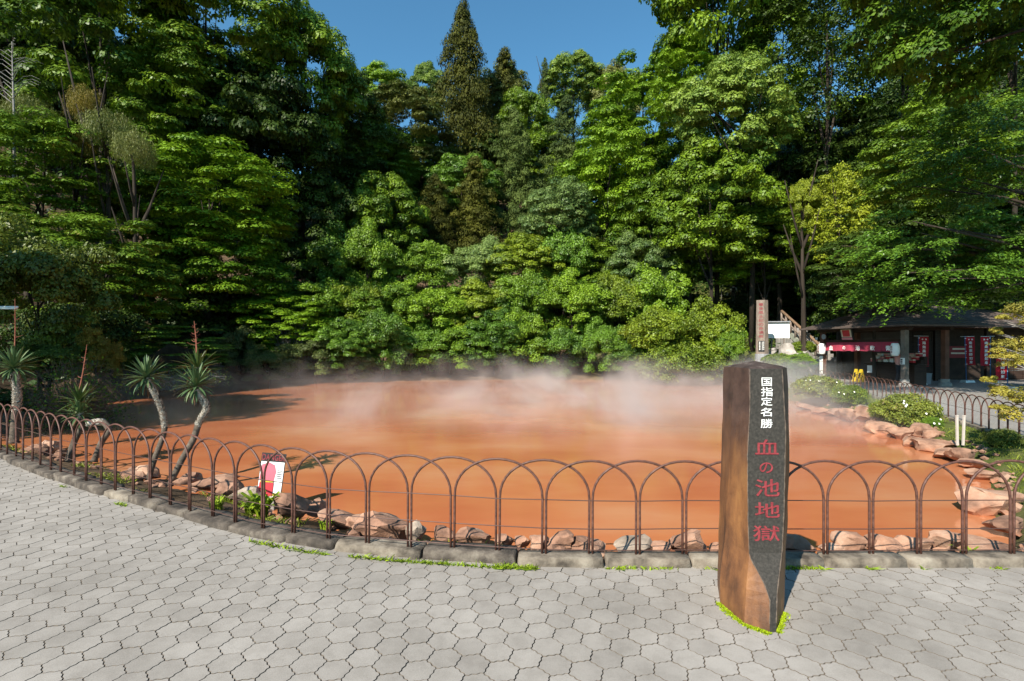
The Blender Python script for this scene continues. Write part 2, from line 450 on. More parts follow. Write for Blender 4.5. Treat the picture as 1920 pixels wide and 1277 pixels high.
# ------------------------------------------------------------------ terrain
POND = [(11.6, 26.6), (10.4, 29.8), (6, 30.4), (1.3, 30.7), (-2.9, 30.7), (-9.5, 28.5), (-15.4, 27.3), (-16.1, 24.6), (-17.0, 22.0), (-14.2, 17.8),
        (-12.2, 14.6), (-11.6, 11.6), (-10.2, 10.4), (-8.7, 9.6), (-6.9, 8.6), (-5.6, 7.9), (-4.6, 7.2), (-3.4, 6.6), (-2.5, 6.0), (-1.5, 5.5), (-0.6, 5.2), (0.4, 5.0),
        (2.0, 4.95), (3.6, 4.95), (4.7, 5.1), (5.3, 5.5), (5.55, 5.9), (6.0, 6.7), (6.8, 7.4), (7.6, 8.3), (8.25, 9.7), (9.1, 11.7), (9.8, 14.2), (10.2, 16.8), (10.3, 18.9), (10.4, 20.9), (11.0, 23.5)]
FENCE = [(-10.4, 9.6), (-9.0, 8.7), (-7.58, 7.8), (-6.13, 6.86), (-4.78, 6.07), (-3.41, 5.32), (-2.4, 4.77), (-1.65, 4.47), (-0.915, 4.31), (-0.17, 4.18), (0.4, 4.13), (2.2, 4.13), (4.1, 4.14), (5.2, 4.17), (7.0, 4.25)]
BACKFENCE = [(8.6, 7.2), (9.0, 8.3), (9.36, 9.44), (10.26, 11.5), (10.75, 12.9), (12.2, 16.8), (13.2, 20.0), (13.7, 23.5), (13.8, 26.5)]
HILLFOOT = [(-60, 2), (-18, 11), (-14.6, 14.5), (-16.5, 18), (-19, 22), (-17.5, 27), (-12, 30), (-3, 32), (4, 32), (10, 31.4), (14.5, 31.5), (18.5, 31.8), (26, 31), (34, 25), (60, 8)]

def seg_dist(px, py, poly, closed):
    best = np.full(px.shape, 1e9)
    n = len(poly)
    for i in range(n if closed else n - 1):
        ax, ay = poly[i]; bx, by = poly[(i + 1) % n]
        dx, dy = bx - ax, by - ay
        t = np.clip(((px - ax) * dx + (py - ay) * dy) / (dx * dx + dy * dy), 0, 1)
        best = np.minimum(best, np.hypot(px - ax - t * dx, py - ay - t * dy))
    return best
def inside(px, py, poly):
    r_ = np.zeros(px.shape, bool)
    n = len(poly)
    for i in range(n):
        ax, ay = poly[i]; bx, by = poly[(i + 1) % n]
        c = ((ay > py) != (by > py)) & (px < (bx - ax) * (py - ay) / (by - ay + 1e-12) + ax)
        r_ ^= c
    return r_
FX = np.array([p[0] for p in FENCE]); FY = np.array([p[1] for p in FENCE])
HX = np.array([p[0] for p in HILLFOOT]); HY = np.array([p[1] for p in HILLFOOT])
def terrain(x, y):
    x = np.atleast_1d(np.asarray(x, float)); y = np.atleast_1d(np.asarray(y, float))
    s = seg_dist(x, y, POND, True)
    s = np.where(inside(x, y, POND), -s, s)
    z = np.interp(s, [-1.2, 0.0, 0.35, 0.9], [-1.0, -0.36, -0.14, -0.04])
    z = z + 0.03 * np.sin(x * 2.1 + 1) * np.sin(y * 1.7) * (s > 0.3)
    # raised mound that carries the post and the board
    z = z + 1.45 * np.exp(-(((x - 13.6) / 1.4) ** 2 + ((y - 28.4) / 1.6) ** 2)) * np.clip(s / 1.2, 0, 1)
    hd = seg_dist(x, y, HILLFOOT, False)
    beh = y > np.interp(x, HX, HY)
    hd = np.where(beh, hd, 0)
    k = np.interp(x, [-30, -12, 5, 14, 22, 40], [0.62, 0.78, 0.78, 0.5, 0.40, 0.62])
    h = k * hd
    h = h + np.where(hd > 0, 0.5 * np.sin(x * .35) * np.sin(y * .3) * np.clip(hd / 5, 0, 1), 0)
    h = 40 * np.tanh(h / 40)
    z = z + h
    front = y < np.interp(x, FX, FY)
    z = np.where(front & (y < 12), -0.12, z)
    # flat walk at the right
    xb = np.interp(y, [p[1] for p in BACKFENCE], [p[0] for p in BACKFENCE])
    w = (x > xb - 0.05) & (hd <= 0) & (y > 3) & (y < 26)
    z = np.where(w, -0.06, z)
    return z
def tz(x, y): return float(terrain(x, y)[0])

def axis(*segs):
    out = []
    for a, b, st in segs: out += list(np.arange(a, b, st))
    return np.array(out + [segs[-1][1]])
gx = axis((-90, -20, 3.5), (-20, -12, 0.7), (-12, 15, 0.24), (15, 24, 0.7), (24, 95, 3.5))
gy = axis((-30, 2, 4), (2, 12, 0.22), (12, 34, 0.5), (34, 60, 1.2), (60, 150, 4.5))
GX, GY = np.meshgrid(gx, gy)
GZ = terrain(GX.ravel(), GY.ravel())
nx_, ny_ = len(gx), len(gy)
me = bpy.data.meshes.new('ground')
V = np.stack([GX.ravel(), GY.ravel(), GZ], 1)
idx = np.arange(nx_ * ny_).reshape(ny_, nx_)
Q = np.stack([idx[:-1, :-1].ravel(), idx[:-1, 1:].ravel(), idx[1:, 1:].ravel(), idx[1:, :-1].ravel()], 1)
me.from_pydata(V.tolist(), [], Q.tolist())
me.polygons.foreach_set('use_smooth', [True] * len(me.polygons))
me.update()
tag(link('ground', me, mat=M['soil']), 'earth banks and wooded hillside ground around the red pond', kind='structure')

# water sheet
mb = MB()
mb.add([(-24, 4.5, -0.3), (16, 4.5, -0.3), (16, 33, -0.3), (-24, 33, -0.3)], [(0, 1, 2, 3)])
tag(mb.build('water', M['water']), 'opaque rust-orange hot spring water filling the pond', kind='structure')

# ------------------------------------------------------------------ paving of interlocking hexagons
COLSP = 0.0848 * CAM_H
S_HEX = COLSP / 1.5
ROWSP = S_HEX * math.sqrt(3)
rowdir = Vector((-0.01775, 0.0963)).normalized()
coldir = Vector((rowdir.y, -rowdir.x))
def paver_outline(steps):
    pts = []
    a = 0.0045
    for e in range(6):
        p = Vector((S_HEX * math.cos(math.pi / 3 * e), S_HEX * math.sin(math.pi / 3 * e)))
        q = Vector((S_HEX * math.cos(math.pi / 3 * (e + 1)), S_HEX * math.sin(math.pi / 3 * (e + 1))))
        nrm = Vector(((q - p).y, -(q - p).x)).normalized()
        for t, w in steps:
            pts.append(p.lerp(q, t) + nrm * (w * a))
    return pts
def paver_mesh_arrays(steps=((0.0, 0), (0.17, 1.0), (0.36, -0.7), (0.64, 0.7), (0.83, -1.0))):
    o = paver_outline(steps)
    top = [p * 0.957 for p in o]; mid = [p * 0.972 for p in o]
    n = len(o)
    v = [(p.x, p.y, 0.0) for p in top] + [(p.x, p.y, -0.012) for p in mid]
    f = [tuple(range(n))] + [(i, n + i, n + (i + 1) % n, (i + 1) % n) for i in range(n)]
    return v, f
pv, pf = paver_mesh_arrays()
ang = math.atan2(coldir.y, coldir.x)
ca, sa = math.cos(ang), math.sin(ang)
pv = [(x * ca - y * sa, x * sa + y * ca, z) for x, y, z in pv]
pv2, pf2 = paver_mesh_arrays(((0.0, 0), (0.27, 0.8), (0.73, -0.8)))
pv2 = [(x * ca - y * sa, x * sa + y * ca, z) for x, y, z in pv2]
paving = MB().add([(-13, 0.3, -0.010), (9, 0.3, -0.010)] + [(x, y - 0.03, -0.010) for x, y in reversed(FENCE) if -13 < x < 9] + [(-13, 9.4, -0.010)],
                  [tuple(range(2 + len(FENCE) + 1))]).build('paving', M['joint'])
tag(paving, 'grey interlocking concrete paving of the walkway in front of the pond', kind='structure')
# anchor: a paver centre seen at photo pixel (783.4, 1221.9)
anchor = ground_at(783.4, 1221.9)
cells = []
for i in range(-110, 80):
    for j in range(-45, 95):
        p = Vector((anchor.x, anchor.y)) + coldir * (i * COLSP) + rowdir * ((j + 0.5 * (i % 2)) * ROWSP)
        if p.y < 0.7 or p.x < -12 or p.x > 8.5: continue
        if p.y > np.interp(p.x, FX, FY) - 0.02: continue
        cells.append(p)
def vis(p): return p.y > 2.45 and abs(p.x) < p.y * 1.04
near = sorted([p for p in cells if vis(p)], key=lambda p: p.y * p.y + 0.15 * p.x * p.x)[:300]
ns = set((round(p.x, 4), round(p.y, 4)) for p in near)
pme = bpy.data.meshes.new('paver'); pme.from_pydata(pv, [], pf); pme.update(); pme.materials.append(M['paver']); pme.materials.append(M['joint'])
pme.polygons.foreach_set('material_index', [0] + [1] * (len(pf) - 1))
rp = random.Random(3)
for p in near:
    o = link('paver', pme, paving, loc=(p.x, p.y, rp.uniform(-0.0018, 0.0012)), rot=(R(rp.gauss(0, 0.15)), R(rp.gauss(0, 0.15)), R(60 * rp.randrange(6))))
rest = [p for p in cells if (round(p.x, 4), round(p.y, 4)) not in ns]
mb = MB(); tints = []
for p in rest:
    dz = rp.uniform(-0.002, 0.001)
    ax, ay = rp.gauss(0, 0.0026), rp.gauss(0, 0.0026)
    v3, f3 = (pv, pf) if vis(p) and p.y < 4.2 else (pv2, pf2)
    mb.add([(x + p.x, y + p.y, z + dz + x * ax + y * ay) for x, y, z in v3], f3)
    mb.m[-len(f3) + 1:] = [1] * (len(f3) - 1)
    tints += [rp.random()] * len(f3)
me = mb.mesh('paver_field')
a = me.attributes.new('tint', 'FLOAT', 'FACE'); a.data.foreach_set('value', tints)
o = link('paver_field', me, paving, M['paver']); me.materials.append(M['joint']); tag(o, kind='stuff')

# ------------------------------------------------------------------ kerb stones
def walk(poly, step, start=0.0):
    """points every step along a polyline: (pos, tangent, s)"""
    P_ = [Vector(p) for p in poly]
    out = []; s = start; acc = 0.0
    for a_, b_ in zip(P_[:-1], P_[1:]):
        l = (b_ - a_).length
        while s <= acc + l:
            out.append((a_.lerp(b_, (s - acc) / l), (b_ - a_).normalized(), s)); s += step if not callable(step) else step()
        acc += l
    return out
def rough_block(lx, ly, lz, seed, amp):
    bm = bmesh.new()
    bmesh.ops.create_cube(bm, size=1.0)
    bmesh.ops.subdivide_edges(bm, edges=bm.edges[:], cuts=3, use_grid_fill=True)
    off = Vector((seed * 13.7, seed * 5.1, 0))
    for v in bm.verts:
        c = v.co
        # round the corners a little
        c = Vector((c.x, c.y, c.z))
        r_ = max(abs(c.x), abs(c.y), abs(c.z))
        k = 1 - 0.10 * max(0, (c.length / 0.5 - 1.15))
        c = c * k
        p = Vector((c.x * lx, c.y * ly, c.z * lz))
        nz = mnoise.noise_vector(p * 6 + off) * amp + mnoise.noise_vector(p * 18 + off) * amp * 0.5
        v.co = p + nz
    me = bpy.data.meshes.new('kerb_stone')
    bm.to_mesh(me); bm.free()
    return me
kerb = empty('kerb', (0, 4.1, 0))
tag(kerb, 'low weathered kerb stones edging the walkway below the hoop fence', kind='structure')
rk = random.Random(11)
kpts = walk(FENCE, lambda: rk.uniform(0.5, 0.8), 0.0)
for i in range(len(kpts) - 1):
    (p, t, s0), (q, t2, s1) = kpts[i], kpts[i + 1]
    dv = (q - p); ln = dv.length; mid = (p + q) / 2
    a_ = math.atan2(dv.y, dv.x)
    rightpart = mid.x > 0.3
    h = 0.07 if rightpart else rk.uniform(0.055, 0.085)
    wd = 0.17 if rightpart else rk.uniform(0.20, 0.28)
    off = -0.02 if rightpart else 0.03
    me = rough_block(ln - 0.008, wd, h + 0.14, i, 0.004 if rightpart else 0.013)
    me.polygons.foreach_set('use_smooth', [True] * len(me.polygons))
    me.materials.append(M['kerb'] if rightpart else (M['kerb_dk'] if rk.random() < 0.9 else M['kerb']))
    link('kerb_stone', me, kerb, loc=(mid.x - math.sin(a_) * off, mid.y + math.cos(a_) * off - 4.1, (h - 0.14) / 2 ), rot=(0, 0, a_))
# ------------------------------------------------------------------ hoop fences
def hoop_mesh(span, h, rad, straight):
    pts = []
    hw = span / 2
    pts.append((-hw, 0, -0.03)); pts.append((-hw, 0, straight * 0.5)); pts.append((-hw, 0, straight))
    N_ = 18
    for k in range(1, N_):
        a_ = math.pi * k / N_
        pts.append((-hw * math.cos(a_), 0, straight + (h - straight) * math.sin(a_) ** 0.92))
    pts += [(hw, 0, straight), (hw, 0, straight * 0.5), (hw, 0, -0.03)]
    return MB().tube(pts, rad, 8).mesh('hoop', True)
def hoop_fence(name, poly, bay, h, rad, straight, label, z0, wires, cat='fence'):
    root = empty(name, (poly[0][0], poly[0][1], 0))
    tag(root, label, cat)
    pts = walk(poly, bay)
    base = Vector((poly[0][0], poly[0][1], 0))
    zf = [z0(p[0].x, p[0].y) for p in pts]
    for i in range(len(pts) - 2):
        a_, b_ = pts[i][0], pts[i + 2][0]
        dv = b_ - a_
        span = dv.length - 0.030
        c = (a_ + b_) / 2
        hm = hoop_mesh(span, h, rad, straight)
        rzv = math.atan2(dv.y, dv.x)
        off = 0.006 if i % 2 else -0.006
        zz = (zf[i] + zf[i + 2]) / 2
        link('hoop', hm, root, M['fence'], loc=(c.x - base.x - math.sin(rzv) * off, c.y - base.y + math.cos(rzv) * off, zz),
             rot=(0, math.atan2(zf[i] - zf[i + 2], dv.length), rzv))
    for wz in wires:
        mb = MB()
        wp = []
        rw = random.Random(int(wz * 100))
        for k, (p, t, s) in enumerate(pts):
            wp.append((p.x - base.x, p.y - base.y, zf[k] + wz + rw.uniform(-0.004, 0.004)))
        mb.tube(wp, 0.0042, 5)
        mb.build('wire', M['wire'], root, True)
    return root
def kz(x, y): return float(np.interp(x, [-0.5, 0.6], [0.078, 0.068]))
hoop_fence('hoop_fence', FENCE, 0.378, 0.75, 0.0100, 0.44, 'long brown steel hoop fence on the kerb in front of the pond', kz, (0.43, 0.205, 0.03))
hoop_fence('hoop_fence', BACKFENCE, 0.40, 0.64, 0.0115, 0.34, 'lower brown hoop fence along the far walkway beside the lawn and stall', lambda x, y: 0.02, (0.3,))

# ------------------------------------------------------------------ far walkway
xbf = [p[0] for p in BACKFENCE]; ybf = [p[1] for p in BACKFENCE]
mb = MB()
outer = [(x + 0.10, y, 0.0) for x, y in BACKFENCE]
mb.add(outer + [(15.6, 27.4, 0), (16.5, 29.5, 0), (30, 29.5, 0), (30, 4, 0), (8.8, 4, 0)], [tuple(reversed(range(len(outer) + 5)))])
def path_mat():
    m, nt, b, N, L = nmat('far_walk_blocks')
    g = N.new('ShaderNodeNewGeometry')
    br = N.new('ShaderNodeTexBrick'); br.inputs['Scale'].default_value = 4.0
    br.inputs['Color1'].default_value = (0.26, 0.24, 0.215, 1); br.inputs['Color2'].default_value = (0.2, 0.185, 0.165, 1)
    br.inputs['Mortar'].default_value = (0.13, 0.115, 0.10, 1); br.inputs['Mortar Size'].default_value = 0.014
    L.new(g.outputs['Position'], br.inputs['Vector'])
    L.new(br.outputs['Color'], b.inputs['Base Color']); b.inputs['Roughness'].default_value = 0.9
    return m
tag(mb.build('path', path_mat()), 'grey block walkway passing the stall behind the lawn', kind='structure')
bk = empty('kerb', (9.0, 8.0, 0)); tag(bk, 'thin concrete edging under the far hoop fence', kind='structure')
bp_ = walk(BACKFENCE, 1.2)
for i in range(len(bp_) - 1):
    p, q = bp_[i][0], bp_[i + 1][0]
    dv = q - p; mid = (p + q) / 2
    me = rough_block(dv.length - 0.01, 0.13, 0.16, i + 50, 0.003)
    link('kerb_stone', me, bk, M['kerb'], loc=(mid.x - 9.0, mid.y - 8.0, -0.058), rot=(0, 0, math.atan2(dv.y, dv.x)))

# ------------------------------------------------------------------ rocks
def rock_mesh(seed, flat=0.75, sub=3):
    bm = bmesh.new()
    bmesh.ops.create_icosphere(bm, subdivisions=sub, radius=1.0)
    rr = random.Random(seed)
    planes = []
    for _ in range(13):
        n = Vector((rr.gauss(0, 1), rr.gauss(0, 1), rr.gauss(0, 0.8))).normalized()
        planes.append((n, rr.uniform(0.45, 0.8)))
    off = Vector((seed * 3.3, seed * 1.7, seed * 0.9))
    for v in bm.verts:
        c = v.co.copy()
        for n, d in planes:
            e = c.dot(n) - d
            if e > 0: c -= n * e * 0.97
        c += mnoise.noise_vector(c * 1.6 + off) * 0.16 + mnoise.noise_vector(c * 4.5 + off) * 0.075 + mnoise.noise_vector(c * 11 + off) * 0.03
        v.co = Vector((c.x, c.y, c.z * flat))
    me = bpy.data.meshes.new('rock'); bm.to_mesh(me); bm.free()
    me.polygons.foreach_set('use_smooth', [True] * len(me.polygons))
    try: me.set_sharp_from_angle(angle=R(24))
    except Exception: pass
    return me
ROCKS = [rock_mesh(s, 0.72 + 0.2 * (s % 3) / 2) for s in range(8)]
ROCKS_G = [rock_mesh(s + 20, 0.8) for s in range(3)]
for m_ in ROCKS: m_.materials.append(M['rock'])
for m_ in ROCKS_G: m_.materials.append(M['rock_grey'])
rr_ = random.Random(5)
def rock(px, pbase, wpx, hpx, zb, label, group=None, grey=False, deep=1.0):
    d = (CAM_H - zb) * F / (pbase - HOR)
    w = wpx * d / F; h = hpx * d / F
    me = (ROCKS_G if grey else ROCKS)[rr_.randrange(3 if grey else 8)]
    bb = [Vector(c) for c in ((min(v.co.x for v in me.vertices), min(v.co.y for v in me.vertices), min(v.co.z for v in me.vertices)),
                              (max(v.co.x for v in me.vertices), max(v.co.y for v in me.vertices), max(v.co.z for v in me.vertices)))]
    ex = bb[1] - bb[0]
    o = link('rock', me)
    yd = d + w * 0.32 * deep
    o.location = ((px - 960) / F * d, yd, zb + h * 0.30)
    o.scale = (w / ex.x, w * 0.8 * deep / ex.y, h * 1.1 / ex.z)
    o.rotation_euler = (rr_.uniform(-0.15, 0.15), rr_.uniform(-0.15, 0.15), rr_.choice((0, math.pi)) + rr_.uniform(-0.5, 0.5))
    tag(o, label, 'rock', group)
    return o
# along the near edge, left to right (photo pixels: x, base y, width, height)
NEARROCKS = [(48, 858, 46, 26), (84, 850, 44, 28), (108, 862, 40, 22), (236, 902, 64, 22), (268, 898, 50, 26), (345, 908, 50, 22), (385, 922, 90, 28), (420, 935, 62, 40), (452, 944, 60, 34),
             (590, 966, 40, 34), (628, 994, 82, 36), (668, 996, 46, 28), (708, 1012, 112, 48), (778, 1012, 40, 40), (828, 1016, 46, 28), (884, 1022, 70, 30), (945, 1024, 36, 24), (980, 1024, 30, 20),
             (1014, 1030, 40, 30), (1052, 1034, 56, 36), (1104, 1038, 74, 28), (1186, 1040, 84, 28), (1246, 1040, 44, 26), (1298, 1042, 78, 50), (1348, 1042, 34, 24), (1506, 1042, 62, 40), (1566, 1042, 46, 20), (1602, 1040, 62, 38),
             (1672, 1040, 66, 36), (1726, 1040, 62, 38), (1792, 1040, 80, 46), (1868, 1046, 120, 30)]
for i, (px, pb, w, h) in enumerate(NEARROCKS):
    g = (i in (13, 8, 21))
    lab = 'salmon-pink rock behind the kerb, %s from the left along the near edge' % ordinal(i)
    if i == 13: lab = 'upright greyish rock between fence posts on the near edge'
    if i == len(NEARROCKS) - 1: lab = 'broad flat pale rock slab at the near corner of the pond'
    rock(px, pb, w, h, -0.17, lab, 'rocks along the near edge', g)
rock(540, 972, 70, 50, -0.08, 'large rounded pale boulder beside the danger sign', 'rocks along the near edge', deep=1.1)
rock(1880, 968, 100, 62, -0.28, 'biggest reddish boulder at the right end of the pond', 'rocks at the right shore')
rock(1915, 1004, 80, 26, -0.24, 'low pinkish rock by the fence at the right edge', 'rocks at the right shore')
rock(1822, 868, 60, 26, -0.25, 'dark reddish rough rock at the corner of the lawn', 'rocks at the right shore')
SHORE = [(1548, 775, 44, 14), (1575, 780, 40, 16), (1600, 790, 48, 24), (1628, 782, 40, 26), (1640, 792, 50, 34), (1668, 800, 50, 28), (1662, 812, 60, 22), (1700, 806, 48, 24), (1705, 822, 60, 26), (1738, 822, 52, 28),
         (1735, 838, 56, 22), (1762, 826, 40, 22), (1768, 846, 66, 26), (1790, 842, 58, 18), (1802, 862, 64, 22), (1520, 768, 40, 12), (1848, 880, 60, 18), (1868, 900, 66, 20)]
for i, (px, pb, w, h) in enumerate(sorted(SHORE, key=lambda t: t[0])):
    rock(px, pb, w, h, -0.27, 'pinkish shore rock below the lawn, %s of its row counting from the stone pillar' % ordinal(i), 'rocks along the lawn shore', i == 4)

# small loose stones between the big ones: past counting
rg0 = np.random.default_rng(2)
mbs = MB(); sm = [rock_mesh(40 + k, 0.8, 1) for k in range(4)]
for k in range(420):
    if k < 260:
        x = rg0.uniform(-9, 5.2); y = float(np.interp(x, FX, FY)) + rg0.uniform(0.2, 1.5)
    else:
        t = rg0.uniform(0, 1); x = float(np.interp(t, np.linspace(0, 1, 9), [5.4, 6.0, 6.8, 7.6, 8.3, 9.1, 9.8, 10.2, 10.4])) + rg0.uniform(-0.1, 0.5); y = float(np.interp(t, np.linspace(0, 1, 9), [5.9, 6.7, 7.4, 8.3, 9.7, 11.7, 14.2, 16.8, 20.9]))
    s_ = float(seg_dist(np.array([x]), np.array([y]), POND, True)[0])
    if s_ > 0.55 or inside(np.array([x]), np.array([y]), POND)[0] and s_ > 0.12: continue
    r0 = rg0.uniform(0.025, 0.085); a0 = rg0.uniform(0, 6.28); me_ = sm[k % 4]; z0_ = max(tz(x, y), -0.33)
    mbs.add([(x + (v.co.x * math.cos(a0) - v.co.y * math.sin(a0)) * r0 * 1.2, y + (v.co.x * math.sin(a0) + v.co.y * math.cos(a0)) * r0, z0_ + v.co.z * r0 * 0.8 + r0 * 0.2) for v in me_.vertices], [tuple(q.vertices) for q in me_.polygons])
tag(mbs.build('pebbles', M['rock']), 'small loose pinkish stones along the pond edge', 'stones', kind='stuff')
# ------------------------------------------------------------------ basalt monument pillar
def track(pts):
    """(px, py, depth) -> interpolators of x, y over z"""
    w = sorted([at(*p) for p in pts], key=lambda v: v.z)
    z = [v.z for v in w]
    return lambda q: Vector((float(np.interp(q, z, [v.x for v in w])), float(np.interp(q, z, [v.y for v in w])), q))
trA = track([(1350, 1131, 3.48), (1350, 1081, 3.48), (1357, 1036, 3.48), (1364, 923, 3.48), (1369, 850, 3.48), (1373, 763, 3.48), (1377, 684, 3.48)])
trB = track([(1394.7, 1170, 3.22), (1398, 1104, 3.24), (1403.8, 1041, 3.268), (1401, 968, 3.272), (1400, 854, 3.272), (1404.4, 763, 3.272), (1404.4, 690, 3.272)])
trC = track([(1443, 1187, 3.117), (1443.5, 1125, 3.15), (1434, 1097, 3.19), (1421, 1072, 3.23), (1409.5, 1052, 3.255), (1404.8, 1041, 3.268), (1402.5, 968, 3.27), (1401.5, 854, 3.27), (1406, 763, 3.27), (1406, 690, 3.27)])
trD = track([(1455, 1186, 3.125), (1457, 1111, 3.17), (1462, 1070, 3.23), (1466, 1036, 3.268), (1469.6, 968, 3.27), (1473, 809, 3.27), (1468.5, 729, 3.27), (1466, 689, 3.27)])
trE = track([(1469, 1150, 3.36), (1472, 1093, 3.4), (1475, 1013, 3.42), (1478.7, 923, 3.43), (1481, 820, 3.43), (1478, 729, 3.43), (1475, 684, 3.43)])
ZT = 1.602
pil = empty('stone_pillar', (1.62, 3.4, 0))
tag(pil, 'tall dark basalt pillar with white and red carved characters on the paving', 'monument')
org = Vector((1.62, 3.4, 0))
levels = [-0.02] + [i * ZT / 30 for i in range(1, 31)]
rows = []
for z in levels:
    zz = max(z, 0.005)
    A_, B_, C_, D_, E_ = (t(zz) for t in (trA, trB, trC, trD, trE))
    F_ = Vector((1.82 - 0.03 * z, 3.66 - 0.02 * z, zz)); G_ = Vector((1.5 + 0.02 * z, 3.74 - 0.02 * z, zz))
    r_ = [A_, A_.lerp(B_, 0.5), B_, C_, C_.lerp(D_, 0.5), D_, D_.lerp(E_, 0.5), E_, F_, G_]
    out = []
    for k, p in enumerate(r_):
        q = Vector((p.x, p.y, z))
        if k not in (3, 4, 5):
            q += mnoise.noise_vector(Vector((p.x * 5, p.y * 5, z * 5 + k * 3))) * 0.007
        out.append(q - org)
    rows.append(out)
mb = MB(); n = 10
base = [q for r_ in rows for q in r_]
fs_face, fs_raw = [], []
for i in range(len(rows) - 1):
    for k in range(n):
        f = (i * n + k, i * n + (k + 1) % n, (i + 1) * n + (k + 1) % n, (i + 1) * n + k)
        (fs_face if k in (3, 4) else fs_raw).append(f)
b0 = len(base)
top = rows[-1]
cx = sum((p for p in top), Vector()) / n
cap = [p.lerp(cx, 0.18) + Vector((0, 0, 0.012)) for p in top] + [cx + Vector((0, 0.05, 0.045))]
base += cap
ft = [((len(rows) - 1) * n + k, (len(rows) - 1) * n + (k + 1) % n, b0 + (k + 1) % n, b0 + k) for k in range(n)] + [(b0 + k, b0 + (k + 1) % n, b0 + n) for k in range(n)]
me = bpy.data.meshes.new('shaft')
me.from_pydata([tuple(p) for p in base], [], fs_raw + ft + fs_face)
mi = [0] * len(fs_raw) + [2] * len(ft) + [1] * len(fs_face)
me.polygons.foreach_set('material_index', mi)
me.update()
for m_ in (M['basalt'], M['basalt_face'], noisy('basalt_cap', [(0.3, (0.03, 0.019, 0.016)), (0.55, (0.06, 0.042, 0.036)), (0.74, (0.2, 0.17, 0.15))], 14, 0.7, 0.5, 60, bdist=0.005)): me.materials.append(m_)
link('shaft', me, pil)
# chipped pale arrises along the dressed face
for tr, lo in ((trC, 0.05), (trD, 0.05)):
    MB().tube([tr(max(z, 0.01)) - org + Vector((0, -0.001, 0)) + mnoise.noise_vector(Vector((z * 30, 0, 1))) * 0.002 for z in np.linspace(lo, ZT - 0.005, 60)], [0.0028 + 0.0014 * math.sin(k * 1.7) for k in range(60)], 5).build('arris', M['basalt_edge'], pil)

def text_mesh(s, size=1.0, extrude=0.004, offset=0.0, sx=1.0):
    c = bpy.data.curves.new('lettering', 'FONT')
    c.body = s; c.size = size; c.extrude = extrude; c.offset = offset
    c.align_x = 'CENTER'; c.align_y = 'CENTER'
    c.resolution_u = 3
    o = bpy.data.objects.new('lettering', c); COL.objects.link(o)
    dg = bpy.context.evaluated_depsgraph_get(); dg.update()
    m_ = bpy.data.meshes.new_from_object(o.evaluated_get(dg))
    bpy.data.objects.remove(o); bpy.data.curves.remove(c)
    co = np.empty(len(m_.vertices) * 3); m_.vertices.foreach_get('co', co); co = co.reshape(-1, 3)
    if len(co):
        cc = (co.max(0) + co.min(0)) / 2
        co[:, 0] = (co[:, 0] - cc[0]) * sx; co[:, 1] -= cc[1]
        m_.vertices.foreach_set('co', co.ravel()); m_.update()
    m_.name = 'lettering'
    m_.materials.clear()
    return m_
def fit_text(s, w, h, extrude, offset):
    m0 = text_mesh(s, 1.0, extrude, 0.0)
    if offset > 0:      # heavier brush strokes: the glyph widened by overlaid shifts
        bm = bmesh.new()
        for k, (dx, dy) in enumerate(((0, 0), (offset, 0), (-offset, 0), (0, offset), (0, -offset))):
            b0 = len(bm.verts); bm.from_mesh(m0); bm.verts.ensure_lookup_table()
            for v in bm.verts[b0:]: v.co += Vector((dx, dy, k * extrude * 0.12))
        m_ = bpy.data.meshes.new('lettering'); bm.to_mesh(m_); bm.free()
    else: m_ = m0
    co = np.empty(len(m_.vertices) * 3); m_.vertices.foreach_get('co', co); co = co.reshape(-1, 3)
    ext = co.max(0) - co.min(0)
    co[:, 0] *= w / ext[0]; co[:, 1] *= h / ext[1]
    m_.vertices.foreach_set('co', co.ravel()); m_.update()
    return m_
pxm = 3.27 / F
for ch, px, py, w, h in (('国', 1437.5, 716, 19, 16), ('指', 1438, 734.5, 22, 17), ('定', 1437.5, 752.6, 21, 16), ('名', 1436.5, 772.6, 21, 16), ('勝', 1437.5, 794, 22, 17)):
    p = at(px, py, 3.268) - org
    link('character', fit_text(ch, w * pxm, h * pxm, 0.0015, 0.004), pil, M['ink_white'], loc=p, rot=(R(90), 0, 0))
for ch, px, py, w, h in (('血', 1437.8, 838, 44, 28), ('の', 1436.7, 877, 25, 20), ('池', 1439, 914.5, 46, 32), ('地', 1439, 956, 47, 29), ('獄', 1437, 1000, 50, 29)):
    p = at(px, py, 3.268) - org
    link('character', fit_text(ch, w * pxm, h * pxm, 0.0015, 0.008), pil, M['ink_red'], loc=p, rot=(R(90), 0, 0))

